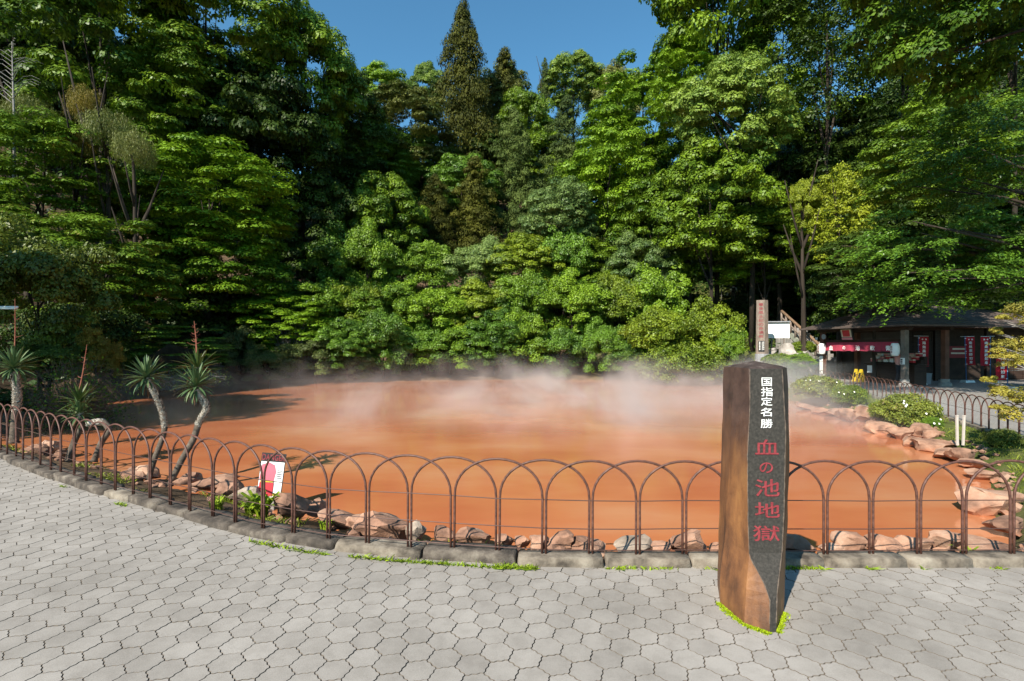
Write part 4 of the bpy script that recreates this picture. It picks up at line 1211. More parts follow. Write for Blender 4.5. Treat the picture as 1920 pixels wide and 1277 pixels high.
M['yscale'] = noisy('yucca_leaf_scars', [(0.3, (0.2, 0.16, 0.12)), (0.5, (0.46, 0.41, 0.34)), (0.7, (0.62, 0.58, 0.5))], 30, 0.95, 0.5, 60)
M['stalk'] = noisy('yucca_stalk_red', [(0.3, (0.18, 0.05, 0.03)), (0.7, (0.36, 0.13, 0.08))], 12, 0.7)
BL = [blade_mesh(1.0, 0.115, b, i) for i, b in enumerate((0.06, 0.2, 0.36, 0.6))]
for b_ in BL: b_.materials.append(M['yucca'])
BLy = [m_.copy() for m_ in BL]
for b_ in BLy: b_.materials.clear(); b_.materials.append(M['yucca_yellow'])
BLd = blade_mesh(1.0, 0.10, 0.3, 9); BLd.materials.append(M['dry'])
ry_ = random.Random(31)
def yucca(label, trunks, rosettes, stalks):
    b0 = at(*trunks[0][0][0])
    base = Vector((b0.x, b0.y, tz(b0.x, b0.y)))
    root = empty('yucca', base)
    tag(root, label, 'yucca', 'yuccas on the left bank')
    for path, r0, r1, scaly in trunks:
        pts = [at(*p) - base for p in path]
        pts[0].z -= 0.08
        # smooth the path
        q = []
        for i in range(len(pts) - 1):
            p0, p1, p2, p3 = pts[max(i - 1, 0)], pts[i], pts[i + 1], pts[min(i + 2, len(pts) - 1)]
            for k in range(7):
                t = k / 7
                q.append(0.5 * ((2 * p1) + (p2 - p0) * t + (2 * p0 - 5 * p1 + 4 * p2 - p3) * t * t + (3 * p1 - p0 - 3 * p2 + p3) * t ** 3))
        q.append(pts[-1])
        rad = [r0 + (r1 - r0) * i / (len(q) - 1) + ry_.uniform(-0.002, 0.002) for i in range(len(q))]
        rad[0] *= 1.35
        o = MB().tube(q, rad, 10).build('trunk', M['ytrunk'], root, True)
        mb = MB()
        i0 = int(len(q) * scaly)
        for i in range(i0, len(q) - 1):
            for k in range(26):
                t = ry_.random(); p = q[i].lerp(q[i + 1], t)
                ax = (q[i + 1] - q[i]).normalized(); s1 = ax.orthogonal().normalized(); s2 = ax.cross(s1)
                a_ = ry_.uniform(0, 6.28); nrm = s1 * math.cos(a_) + s2 * math.sin(a_); tg = ax.cross(nrm)
                w = rad[i] * ry_.uniform(0.22, 0.4); l = rad[i] * ry_.uniform(0.35, 0.6)
                b_ = p + nrm * rad[i] * 0.92
                mb.add([b_ - tg * w, b_ + tg * w, b_ + ax * l + nrm * l * 0.7 + tg * w * 0.5, b_ + ax * l + nrm * l * 0.7 - tg * w * 0.5, b_ - ax * l * 0.4 + nrm * l * 0.35], [(0, 1, 2, 3), (0, 4, 1)])
        if mb.v: mb.build('leaf_scars', M['yscale'], root)
    for (px, py, d), ln, n_, yellow_tint in rosettes:
        c = at(px, py, d) - base
        ga = ry_.uniform(0, 6)
        for k in range(n_):
            t = (k + 0.5) / n_
            pitch = 82 - 118 * t ** 0.85 + ry_.uniform(-7, 7)
            az = ga + k * 2.39996 + ry_.uniform(-0.15, 0.15)
            bm_ = (BLy if yellow_tint else BL)[0 if t < 0.3 else 1 if t < 0.6 else 2 if t < 0.85 else 3]
            l = ln * (0.8 + 0.28 * math.sin(math.pi * min(t + 0.15, 1))) * ry_.uniform(0.88, 1.1)
            link('leaf', bm_, root, loc=c + Vector((0, 0, -0.10 * t * ln)), rot=(0, -R(pitch), az), scale=(l, l, l))
        for k in range(12):         # withered leaves hanging under the head
            az = ry_.uniform(0, 6.28)
            link('dead_leaf', BLd, root, loc=c + Vector((0, 0, -0.13 * ln)), rot=(0, R(ry_.uniform(35, 75)), az), scale=(ln * ry_.uniform(0.5, 0.85),) * 3)
    for p0, p1, twigs in stalks:
        a_ = at(*p0) - base; b_ = at(*p1) - base
        mb = MB().tube([a_, a_.lerp(b_, 0.5) + Vector((0.01, 0, 0)), b_], [0.011, 0.008, 0.003], 6)
        for k in range(twigs):
            t = 0.35 + 0.6 * k / twigs
            p = a_.lerp(b_, t); az = ry_.uniform(0, 6.28); l = ry_.uniform(0.05, 0.11) * (1.25 - t)
            e = p + Vector((math.cos(az) * l * 1.3, math.sin(az) * l * 1.3, l * 0.5))
            mb.tube([p, p.lerp(e, 0.6) + Vector((0, 0, -0.01)), e], [0.004, 0.003, 0.002], 4)
        mb.build('flower_stalk', M['stalk'], root)
yucca('yucca with a single rosette on a long leaning pale-scarred stem', [([(277, 892, 7.35), (292, 855, 7.35), (308, 808, 7.4), (303, 770, 7.45), (289, 735, 7.45), (276, 712, 7.45)], 0.036, 0.042, 0.42)], [((274, 706, 7.45), 0.34, 62, False)], [])
yucca('tallest yucca with stacked rosettes, a crooked stem and a red flower stalk', [([(318, 898, 7.1), (342, 860, 7.15), (362, 825, 7.2), (374, 790, 7.25), (387, 765, 7.3), (378, 745, 7.3), (370, 733, 7.3)], 0.04, 0.045, 0.45), ([(372, 740, 7.45), (372, 700, 7.6), (371, 688, 7.6)], 0.03, 0.03, 1.0)],
      [((367, 722, 7.3), 0.34, 62, False), ((371, 690, 7.6), 0.33, 46, True)], [((369, 672, 7.6), (364, 602, 7.6), 14)])
yucca('small yucca with two low rosettes on forked stems and a red stalk', [([(127, 856, 8.6), (140, 826, 8.65), (152, 800, 8.7), (150, 775, 8.7)], 0.05, 0.045, 0.8), ([(176, 856, 8.5), (190, 830, 8.55), (204, 806, 8.6), (192, 792, 8.65), (168, 794, 8.7)], 0.045, 0.05, 0.7)],
      [((149, 775, 8.7), 0.34, 48, False), ((148, 752, 8.8), 0.34, 56, True)], [((147, 742, 8.8), (163, 646, 8.8), 14)])
yucca('yucca at the left edge with a thick scarred trunk and tall stalk', [([(26, 822, 9.6), (29, 790, 9.6), (32, 750, 9.6), (30, 712, 9.6), (28, 700, 9.6)], 0.075, 0.055, 0.35)], [((26, 688, 9.6), 0.44, 62, False)], [((27, 672, 9.6), (28, 560, 9.6), 8)])

# ------------------------------------------------------------------ danger sign on a stake
sg = at(508, 892, 6.35)
sgn = empty('danger_sign', (sg.x, sg.y, tz(sg.x, sg.y)))
tag(sgn, 'small red and white danger sign on a stake behind the fence', 'sign')
zc = sg.z - tz(sg.x, sg.y)
tilt = Matrix.Rotation(R(4.5), 3, 'Y') @ Matrix.Rotation(R(-8), 3, 'X')
def sgp(x, z, y=0.0): return tilt @ Vector((x, y, z)) + Vector((0, 0, zc))
W_, H_ = 0.305, 0.545
def panel(x0, x1, z0, z1, y, mat, name, pts=None):
    pts = pts or [(x0, z0), (x1, z0), (x1, z1), (x0, z1)]
    n = len(pts)
    v = [sgp(x, z, y) for x, z in pts] + [sgp(x, z, y + 0.003) for x, z in pts]
    return MB().add(v, [tuple(range(n)), tuple(reversed(range(n, 2 * n)))] + [(i, n + i, n + (i + 1) % n, (i + 1) % n) for i in range(n)]).build(name, mat, sgn)
panel(-W_ / 2, W_ / 2, -H_ / 2, H_ / 2, 0.012, M['black'], 'backing')
panel(-W_ / 2 + .008, W_ / 2 - .008, -H_ / 2 + .01, H_ / 2 - .105, 0.006, M['white'], 'white_field')
def blob(cx, cz, rx, rz_, n=18, sd=0, rough=0.12):
    rr = random.Random(sd)
    return [(cx + rx * math.cos(2 * math.pi * k / n) * (1 + rr.uniform(-rough, rough)), cz + rz_ * math.sin(2 * math.pi * k / n) * (1 + rr.uniform(-rough, rough))) for k in range(n)]
pinkish = plain('sign_rose_print', (0.56, 0.12, 0.16), 0.5)
panel(0, 0, 0, 0, 0.002, pinkish, 'rose_patch', [(-0.14, -0.06), (0.04, -0.06), (0.055, 0.05), (0.03, 0.13), (-0.04, 0.16), (-0.13, 0.13)])
panel(0, 0, 0, 0, -0.002, M['redpaint'], 'red_patch', [(-0.13, -0.245), (0.045, -0.245), (0.045, -0.085), (-0.13, -0.085)])
panel(0, 0, 0, 0, -0.006, M['yellow'], 'yellow_stripe', [(-0.125, -0.082), (0.04, -0.078), (0.04, -0.062), (-0.125, -0.064)])
for k_ in range(5): panel(0.07, 0.13 - 0.012 * (k_ % 2), 0.07 - 0.022 * k_ - 0.007, 0.07 - 0.022 * k_, -0.001, M['black'], 'print_line')
panel(0.05, 0.135, -0.235, -0.205, -0.001, M['yellow'], 'yellow_band')
o = link('lettering', fit_text('DANGER', 0.285, 0.075, 0.0015, 0.012), sgn, M['ink_red'], loc=sgp(0, H_ / 2 - 0.052, 0.009)); o.rotation_euler = (tilt @ Matrix.Rotation(R(90), 3, 'X')).to_euler()
MB().box((0.0, 0.04, zc / 2 - 0.16), (0.045, 0.03, zc + 0.34)).build('stake', M['concrete'], sgn)

# ------------------------------------------------------------------ lamp at the left edge, bare feathery tree, twiggy bush
lp = at(-36, 576, 12.5); lg = tz(lp.x, lp.y)
lamp = empty('street_lamp', (lp.x, lp.y, lg)); tag(lamp, 'white tube lamp arm reaching in at the left edge', 'lamp')
MB().tube([(0, 0, -0.2), (0, 0, lp.z - lg + 0.1)], [0.05, 0.04], 10).build('pole', M['grey'], lamp, True)
e = at(33, 576, 12.5) - Vector((lp.x, lp.y, lg))
MB().tube([(0, 0, lp.z - lg), tuple(e)], 0.028, 10).build('arm', M['white'], lamp, True)
MB().box((e.x - 0.28, e.y, e.z - 0.035), (0.5, 0.07, 0.03)).build('lamp_head', M['white'], lamp)
bt = at(25, 180, 23.5); bg_ = tz(bt.x, bt.y)
bare = empty('bare_tree', (bt.x, bt.y, bg_)); tag(bare, 'bare grey tree with feathery arching branches at the top left edge', 'tree')
tp = at(22, 78, 23.5) - Vector((bt.x, bt.y, bg_))
M['greytwig'] = noisy('grey_dead_twig', [(0.3, (0.13, 0.12, 0.11)), (0.7, (0.30, 0.28, 0.26))], 20, 0.9)
MB().tube([(0, 0, 0), (0.05, 0, tp.z * 0.7), tuple(tp)], [0.10, 0.05, 0.012], 6).build('trunk', M['greytwig'], bare, True)
mb = MB(); rt = random.Random(8)
for k in range(26):
    t = k / 26; z = tp.z - 0.2 - 2.7 * t; s = (-1) ** k
    l = 0.5 + 1.1 * t
    yy = rt.uniform(-0.7, 0.7)
    mb.tube([(tp.x, 0, z), (tp.x + s * l * 0.45, yy * 0.4, z + l * 0.34), (tp.x + s * l * 0.8, yy * 0.8, z + l * 0.36), (tp.x + s * l * 1.1, yy, z + l * 0.22)], [0.016, 0.012, 0.008, 0.004], 4)
mb.build('branches', M['greytwig'], bare)
def twiggy(label, cx, ytop, ybot, wpx, d, n, leaves=0, seed=1, mat='twig', group=None):
    T_ = at(cx, ytop, d); B_ = at(cx, ybot, d)
    g = min(tz(T_.x, d), B_.z + 0.1)
    root = empty('twiggy_bush', (T_.x, d, g)); tag(root, label, 'bush', group)
    rr = random.Random(seed); mb = MB(); h = T_.z - g; w = wpx * d / F / 2
    ends = []
    for k in range(n):
        az = rr.uniform(0, 6.28); r_ = w * rr.random() ** 0.5; z1 = h * rr.uniform(0.25, 1.0) * (1 - 0.45 * (r_ / w) ** 2)
        p0 = Vector((rr.gauss(0, 0.12) * w, rr.gauss(0, 0.12) * w, 0)); p3 = Vector((r_ * math.cos(az), r_ * math.sin(az), z1))
        p1 = p0.lerp(p3, 0.4) + Vector((rr.uniform(-.1, .1), rr.uniform(-.1, .1), 0.12)) * w; p2 = p0.lerp(p3, 0.75) + Vector((rr.uniform(-.1, .1), rr.uniform(-.1, .1), 0.1)) * w
        mb.tube([p0, p1, p2, p3], [0.013, 0.009, 0.005, 0.003], 4, cap=False)
        for _ in range(3):
            q = p2.lerp(p3, rr.random()); mb.tube([q, q + Vector((rr.gauss(0, .16), rr.gauss(0, .16), rr.gauss(0.02, .12)))], [0.004, 0.002], 3, cap=False)
        ends.append(p3); ends.append(p2)
    mb.build('twigs', M[mat], root)
    if leaves:
        rg = np.random.default_rng(seed)
        e_ = np.array([tuple(ends[i]) for i in rg.integers(0, len(ends), leaves)]) + rg.normal(size=(leaves, 3)) * 0.12
        link('leaves', quads_mesh('leaves', leaf_quads(e_, rg.normal(size=(leaves, 3)) + [0, 0, .8], rg.normal(size=(leaves, 3)), rg.uniform(.06, .11, leaves), rg.uniform(.03, .05, leaves)), leaves, rg.random(leaves), M['mapledk']), root)
twiggy('brown twiggy half-bare bush on the left bank behind the small yucca', 140, 655, 806, 170, 13.0, 420, 2500, 3)
twiggy('grey tangle of dead twigs inside the small maple on the far bank', 545, 575, 650, 90, 29.0, 160, 0, 5, 'greytwig')
twiggy('pale dry scrub under the flat-padded tree on the left shore', 305, 690, 735, 230, 21.5, 260, 3500, 6, 'greytwig')

# ------------------------------------------------------------------ grass, weeds, moss
def blades(n, xs, ys, zs, h, w, rg, lean=0.35):
    base = np.stack([xs, ys, zs], 1)
    az = rg.uniform(0, 6.28, n)
    s = np.stack([np.cos(az), np.sin(az), np.zeros(n)], 1) * (w / 2)[:, None]
    ld = rg.normal(size=(n, 3)) * [1, 1, 0] * (h * lean)[:, None]
    mid = base + ld * 0.35 + np.array([0, 0, 1]) * (h * 0.6)[:, None]
    tip = base + ld + np.array([0, 0, 1]) * h[:, None]
    return np.stack([base - s, base + s, mid + s * 0.8, tip], 1).reshape(-1, 3)
rg = np.random.default_rng(12)
n = 60000
gx_ = rg.uniform(4.6, 13.5, n); gy_ = rg.uniform(4.35, 24, n)
xb = np.interp(gy_, ybf, xbf)
sd_ = np.where(inside(gx_, gy_, POND), -1, seg_dist(gx_, gy_, POND, True))
ok = (gx_ < np.where(gy_ < 7.2, 8.6, xb) - 0.08) & (sd_ > 0.32) & (gy_ > np.interp(gx_, FX, FY) + 0.15)
ok &= (np.sin(gx_ * 2.3 + 1.1 * np.sin(gy_ * 1.3)) * np.sin(gy_ * 2.0 + gx_) > -0.55)
gx_, gy_ = gx_[ok], gy_[ok]; n = len(gx_)
h = rg.uniform(0.025, 0.075, n) * (1 + 0.5 * (rg.random(n) > 0.93))
tag(link('grass', quads_mesh('grass', blades(n, gx_, gy_, terrain(gx_, gy_) - 0.005, h, rg.uniform(.006, .012, n), rg, 0.6), n, rg.random(n), M['grass'])), 'short patchy grass of the lawn between pond and far walkway', 'grass', kind='stuff')
# weeds along the foot of the kerb
wx, wy = [], []
for x0, x1, dens in ((-2.35, -1.55, 260), (-1.35, 0.0, 620), (-0.12, 0.2, 380), (0.75, 1.3, 110), (1.5, 1.75, 30), (2.15, 2.45, 170), (2.78, 2.82, 25), (3.2, 3.24, 14), (3.75, 3.85, 26), (-4.4, -4.2, 60), (-5.6, -5.5, 30)):
    xx = rg.uniform(x0, x1, dens); wx.append(xx)
    off = np.where(xx < 0.3, 0.125, 0.112)
    # normal offset toward the walk
    wy.append(np.interp(xx, FX, FY) - off - np.interp(xx, [-6, -2, -0.5, 0.5], [0.05, 0.035, 0.015, 0.0]) - np.abs(rg.normal(0, 0.014, dens)))
wx, wy = np.concatenate(wx), np.concatenate(wy); n = len(wx)
tag(link('weeds', quads_mesh('weeds', blades(n, wx, wy, np.full(n, -0.008), rg.uniform(.012, .04, n), rg.uniform(.008, .018, n), rg, 0.9), n, rg.random(n), M['weed'])), 'bright green weeds sprouting from the joint along the kerb', 'weeds', kind='stuff')
# moss collar round the foot of the pillar
ring = [trA(0.0), trB(0.0), trC(0.0), trD(0.0), trE(0.0)]
mx_, my_ = [], []
for a_, b_, dn in ((ring[0], ring[1], 900), (ring[1], ring[2], 800), (ring[3], ring[4], 700)):
    t = rg.random(dn); dv = b_ - a_; nn = Vector((dv.y, -dv.x)).normalized()
    off = np.abs(rg.normal(0, 0.014, dn)) + 0.001
    mx_.append(a_.x + dv.x * t + nn.x * off); my_.append(a_.y + dv.y * t + nn.y * off)
mx_, my_ = np.concatenate(mx_), np.concatenate(my_); n = len(mx_)
tag(link('moss', quads_mesh('moss', blades(n, mx_, my_, np.full(n, -0.004), rg.uniform(.006, .016, n), rg.uniform(.008, .016, n), rg, 0.8), n, rg.random(n), M['moss'])), 'lime green moss ringing the foot of the stone pillar', 'moss', kind='stuff')
# thin turf and dead leaves on the strip behind the left kerb
n = 9000
sx_ = rg.uniform(-9.5, 0.2, n); sy_ = np.interp(sx_, FX, FY) + rg.uniform(0.2, 1.5, n)
sd_ = np.where(inside(sx_, sy_, POND), -1, seg_dist(sx_, sy_, POND, True))
ok = (sd_ > 0.12) & (np.sin(sx_ * 3.1) * np.sin(sy_ * 3.7 + sx_) > 0.35)
sx_, sy_ = sx_[ok], sy_[ok]; n = len(sx_)
tag(link('sparse_grass', quads_mesh('grass', blades(n, sx_, sy_, terrain(sx_, sy_) - 0.005, rg.uniform(.02, .07, n), rg.uniform(.006, .012, n), rg, 0.8), n, rg.random(n), M['grass'])), 'sparse grass on the soil strip behind the left kerb', 'grass', kind='stuff')
def clump(px, py, h, n, label):
    p = ground_at(px, py, -0.08)
    g = tz(p.x, p.y)
    root = empty('grass_clump', (p.x, p.y, g)); tag(root, label, 'grass clump', 'grass clumps behind the kerb')
    rr = random.Random(int(px)); mb = MB(); tints_ = []
    for k in range(n):
        az = rr.uniform(0, 6.28); l = h * rr.uniform(0.6, 1.15); w = l * 0.055; ln = rr.uniform(0.25, 0.8)
        d_ = Vector((math.cos(az), math.sin(az), 0)); s_ = Vector((-d_.y, d_.x, 0)) * w
        b_ = Vector((rr.gauss(0, .02), rr.gauss(0, .02), -0.01)); m1 = b_ + d_ * l * ln * 0.4 + Vector((0, 0, l * 0.6)); m2 = b_ + d_ * l * ln * 0.85 + Vector((0, 0, l * 0.82)); e_ = b_ + d_ * l * ln * 1.2 + Vector((0, 0, l * 0.75))
        mb.add([b_ - s_, b_ + s_, m1 + s_ * 1.2, m1 - s_ * 1.2, m2 + s_, m2 - s_, e_], [(0, 1, 2, 3), (3, 2, 4, 5), (5, 4, 6)])
        v_ = rr.random(); tints_ += [v_] * 3
    me = mb.mesh('blades'); a2 = me.attributes.new('tint', 'FLOAT', 'FACE'); a2.data.foreach_set('value', tints_)
    link('blades', me, root, M['weed'])
clump(492, 968, 0.3, 70, 'tall bright grass clump below the danger sign')
clump(408, 954, 0.16, 40, 'grass clump behind the kerb left of the danger sign')
clump(470, 960, 0.2, 40, 'grass clump between the two fence posts left of the sign')
clump(610, 985, 0.12, 26, 'low grass tuft between rocks right of the pale boulder')
clump(1815, 1040, 0.12, 36, 'low grass tuft behind the kerb near the right corner')

# ------------------------------------------------------------------ flowering shrubs on the lawn
def petal_cluster(root, pts):
    for p in pts:
        mb = MB()
        for k in range(5):
            a_ = k * 1.2566; c = Vector((math.cos(a_), math.sin(a_), 0.25)) * 0.028
            mb.add([(0, 0, 0), tuple(c * 0.7 + Vector((-math.sin(a_), math.cos(a_), 0)) * 0.017), tuple(c * 1.25 + Vector((0, 0, .008))), tuple(c * 0.7 - Vector((-math.sin(a_), math.cos(a_), 0)) * 0.017)], [(0, 1, 2, 3)])
        o = mb.build('flower', M['petal'], root, loc=p, rot=(R(60), 0, 0)); o.scale = (0.8,) * 3
for cx, yt, yb, w, d, mat, lab, fl in ((1535, 706, 752, 92, 17.2, 'azalea', 'pale flowering shrub in the steam right of the stone pillar', 8), (1592, 722, 762, 66, 16.0, 'bush3', 'fresh green shrub left of the big clipped shrub', 3),
        (1700, 740, 806, 110, 12.3, 'azalea', 'biggest rounded shrub with white flowers on the lawn', 6), (1652, 754, 786, 44, 12.9, 'bush3', 'small lime shrub tucked against the biggest lawn shrub', 4),
        (1748, 782, 806, 36, 11.6, 'bush', 'small leafy shrub with white flowers at the lawn edge', 3), (1882, 805, 842, 62, 9.3, 'azalea', 'loose low plant beside the far fence on the right', 0)):
    r_ = tree('flowering_shrub', cx, yt, yb, w, d, 'fine', mat, lab, 'shrub', 'shrubs on the lawn', trunk=False)
    T_ = at(cx, yt, d); B_ = at(cx, yb, d); rx = w * d / F / 2; rz_ = (T_.z - B_.z) / 2
    rr = random.Random(cx); pp = []
    for k in range(fl):
        a_ = rr.uniform(math.pi * 0.95, 1.75 * math.pi); el = rr.uniform(0.1, 0.9)
        pp.append(Vector((rx * math.cos(a_) * math.cos(el) * 1.0, rx * 0.9 * math.sin(a_) * math.cos(el), rz_ * math.sin(el) * 1.0 + (T_.z + B_.z) / 2 - r_.location.z)))
    petal_cluster(r_, pp)
for k, px in enumerate((1795, 1806)):
    p = ground_at(px, 826, -0.05)
    st = MB().box((0, 0, 0.22), (0.034, 0.03, 0.56)).box((0, -0.002, 0.50), (0.039, 0.035, 0.02)).build('marker_stake', M['stakewood'], loc=(p.x, p.y, -0.08), rot=(0, R(2 if k else -1), 0))
    tag(st, ['white wooden stake on the lawn, the one nearer the pond', 'white wooden stake on the lawn, the one nearer the fence'][k], 'stake', 'stakes on the lawn')
# golden shrub at the right edge: pads on bare branches
gb = at(2010, 900, 8.2)
gold = empty('golden_shrub', (gb.x, gb.y, -0.06)); tag(gold, 'golden-leaved layered shrub reaching in at the right edge', 'shrub')
gbase = Vector((gb.x, gb.y, -0.06))
pads = [(1905, 583, 8.2, 34, 20), (1932, 600, 8.1, 40, 22), (1878, 596, 8.2, 16, 10), (1890, 650, 8.2, 42, 26), (1925, 655, 8.1, 46, 30), (1868, 662, 8.3, 24, 14), (1908, 678, 8.0, 36, 20), (1870, 620, 8.4, 16, 9), (1898, 735, 8.1, 40, 24), (1930, 745, 8.2, 44, 26), (1870, 730, 8.3, 22, 14), (1855, 712, 8.4, 14, 9), (1880, 765, 8.1, 26, 14), (1915, 775, 8.2, 36, 18)]
C = []; Rr = []
for px, py, d, w, h_ in pads:
    for _ in range(4):
        C.append(tuple(at(px + ry_.uniform(-w, w) * 0.6, py + ry_.uniform(-h_, h_) * 0.5, d + ry_.uniform(-0.25, 0.25)) - gbase)); Rr.append(w * 8.2 / F * ry_.uniform(0.35, 0.6))
V_, T_ = foliage(900, np.array(C), np.array(Rr), 260, (0.042, 0.42), flat=0.55, upbias=0.5, jitter=0.5, rough=0.8, droop=-0.4)
link('crown', quads_mesh('crown', V_, len(T_), T_, M['gold']), gold)
mb = MB()
st = Vector((0, 0, 0))
mb.tube([st, st + Vector((-0.1, 0, 0.8)), st + Vector((-0.05, 0, 1.7)), st + Vector((-0.15, 0, 2.5))], [0.06, 0.05, 0.035, 0.02], 8)
for px, py, d, w, h_ in pads:
    q = at(px, py + 6, d) - gbase
    s0 = Vector((-0.08, 0, max(0.4, q.z - 0.25)))
    mb.tube([s0, s0.lerp(q, 0.5) + Vector((0, 0, -0.06)), q], [0.02, 0.013, 0.005], 6)
    for _ in range(3): mb.tube([s0.lerp(q, 0.7), q + Vector((ry_.uniform(-.18, .1), ry_.uniform(-.15, .15), ry_.uniform(-.1, .06)))], [0.008, 0.003], 4)
mb.build('branches', M['greytwig'], gold, True)
# ------------------------------------------------------------------ souvenir stall
PL = Vector((16.1, 26.5)); PR = Vector((16.8, 21.9))
KU = (PR - PL).normalized(); KV = Vector((-KU.y, KU.x)); KLEN = (PR - PL).length
def K(u, v, z): 
    p = KU * u + KV * v
    return Vector((p.x, p.y, z))
KROT = math.atan2(KU.y, KU.x)
RK = Matrix.Rotation(KROT, 3, 'Z')
stall = empty('souvenir_stall', (PL.x, PL.y, 0))
tag(stall, 'open timber souvenir stall with brown hipped roof at the far walkway', 'stall')
def kbox(u0, u1, v0, v1, z0, z1, name, mat, parent=None, mb=None):
    m = mb or MB()
    m.box(K((u0 + u1) / 2, (v0 + v1) / 2, (z0 + z1) / 2), (abs(u1 - u0), abs(v1 - v0), z1 - z0), RK)
    if mb is None: return m.build(name, mat, parent or stall)
M['post'] = noisy('stall_post_grey_timber', [(0.3, (0.10, 0.085, 0.07)), (0.7, (0.2, 0.17, 0.145))], 4, 0.85, 0.3, 30)
M['postred'] = noisy('stall_post_brown', [(0.3, (0.09, 0.04, 0.025)), (0.7, (0.15, 0.07, 0.045))], 4, 0.8, 0.3, 30)
for u, v, m_ in ((0, 0, 'postred'), (KLEN, 0, 'post'), (0, 2.0, 'postred'), (KLEN, 2.0, 'postred')):
    po = kbox(u - 0.1, u + 0.1, v - 0.1, v + 0.1, 0.28, 2.42, 'post', M[m_])
    f_ = MB().lathe([(0.24, 0), (0.24, 0.12), (0.17, 0.16), (0.17, 0.30)], K(u, v, 0), 14).build('footing', M['concrete'], po)
    if v == 0:
        kbox(u - 0.11, u + 0.11, v - 0.112, v - 0.106, 0.95, 1.22, 'notice', M['white'], po)
        if u == 0:
            kbox(u - 0.11, u + 0.11, v - 0.112, v - 0.106, 1.3, 1.5, 'notice', M['white'], po)
            kbox(u - 0.11, u + 0.11, v - 0.114, v - 0.105, 0.3, 0.93, 'white_sleeve', M['white'], po)
        else:
            for k in range(3): kbox(u - 0.09, u + 0.0, v - 0.118, v - 0.113, 0.98 + k * 0.075, 1.03 + k * 0.075, 'print_line', M['black'], po)
for a_ in ((-0.3, KLEN + 0.3, -0.08, 0.08, 2.42, 2.6), (-0.3, KLEN + 0.3, 1.92, 2.08, 2.42, 2.6), (0, KLEN, -0.05, 0.05, 1.93, 2.03)): kbox(*a_, 'beam', M['timber_dk'])
for u in (0, KLEN): kbox(u - 0.08, u + 0.08, -0.3, 2.4, 2.605, 2.70, 'cross_beam', M['timber_dk'])
kbox(0.1, 2.5, 2.1, 2.16, 0.0, 2.42, 'back_wall', noisy('stall_wall_grey', [(0.3, (0.055, 0.05, 0.05)), (0.7, (0.095, 0.088, 0.085))], 2, 0.9))
# hipped roof in stepped courses
u0, u1, v0, v1, ze = -0.8, KLEN + 0.75, -0.75, 3.6, 2.56
ru0, ru1, rv, zr = 1.75, 3.1, 1.45, 3.6
NC = 11
mb = MB()
for c in range(NC):
    t0, t1 = c / NC, (c + 1) / NC
    def ringp(t, dz):
        return [K(u0 + (ru0 - u0) * t, v0 + (rv - v0) * t, ze + (zr - ze) * t ** 0.92 + dz), K(u1 + (ru1 - u1) * t, v0 + (rv - v0) * t, ze + (zr - ze) * t ** 0.92 + dz),
                K(u1 + (ru1 - u1) * t, v1 + (rv - v1) * t, ze + (zr - ze) * t ** 0.92 + dz), K(u0 + (ru0 - u0) * t, v1 + (rv - v1) * t, ze + (zr - ze) * t ** 0.92 + dz)]
    lo0 = ringp(t0, 0.0); lo1 = ringp(t0, 0.035 if c else 0.07); hi = ringp(t1, 0.0)
    b = len(mb.v)
    mb.add(lo0 + lo1 + hi, [(i, (i + 1) % 4, 4 + (i + 1) % 4, 4 + i) for i in range(4)] + [(4 + i, 4 + (i + 1) % 4, 8 + (i + 1) % 4, 8 + i) for i in range(4)])
rf_ = mb.build('roof', M['roof'], stall)
kbox(ru0 - 0.15, ru1 + 0.15, rv - 0.12, rv + 0.12, zr - 0.05, zr + 0.12, 'ridge_cap', M['roof'], rf_)
MB().add([K(u0 + .02, v0 + .02, ze - .004), K(u1 - .02, v0 + .02, ze - .004), K(u1 - .02, v1 - .02, ze - .004), K(u0 + .02, v1 - .02, ze - .004)], [(3, 2, 1, 0)]).build('soffit', M['timber_dk'], rf_)
# counter with shelves
ct = empty('sales_counter', (PL.x, PL.y, 0)); tag(ct, 'dark timber sales counter inside the stall stacked with goods', 'counter')
kbox(1.9, 4.4, 0.75, 1.35, 0.0, 0.86, 'counter_body', M['timber_dk'], ct)
kbox(1.82, 4.48, 0.68, 1.42, 0.862, 0.91, 'counter_top', M['timber_dk'], ct)
for k in range(3): kbox(1.9, 4.3, 1.0 + k * 0.18, 1.16 + k * 0.18, 0.912, 0.98 + k * 0.14, 'display_step', M['timber_dk'], ct)
kbox(1.95, 2.3, 0.738, 0.745, 0.45, 0.8, 'notice', M['white'], ct)
rr = random.Random(14); gi = 0
goods = []
for k in range(3):
    for j in range(7):
        u = 2.0 + j * 0.33 + rr.uniform(-0.03, 0.03); z = 0.982 + k * 0.14
        goods.append((u, 1.08 + k * 0.18, z, rr.uniform(0.16, 0.26), rr.uniform(0.1, 0.2)))
for i, (u, v, z, w, h_) in enumerate(goods):
    mt = M[rr.choice(['pink', 'pink', 'cream_obj', 'white', 'redpaint'])]
    c = K(u, v, z + h_ / 2) + Vector((PL.x, PL.y, 0))
    g = empty('gift_box', (c.x, c.y, z)); g.rotation_euler = (0, 0, KROT)
    tag(g, 'gift box on the stall counter, %s step, %s from the roadside post' % (['front', 'middle', 'back'][i // 7], ordinal(i % 7)), 'box', 'gift boxes on the stall counter')
    MB().box((0, 0, h_ / 2), (w, 0.14, h_)).build('carton', mt, g)
    MB().box((0, 0, h_ * 0.82), (w * 1.03, 0.145, h_ * 0.3)).build('lid', M['cream_obj'] if mt is not M['cream_obj'] else M['pink'], g)
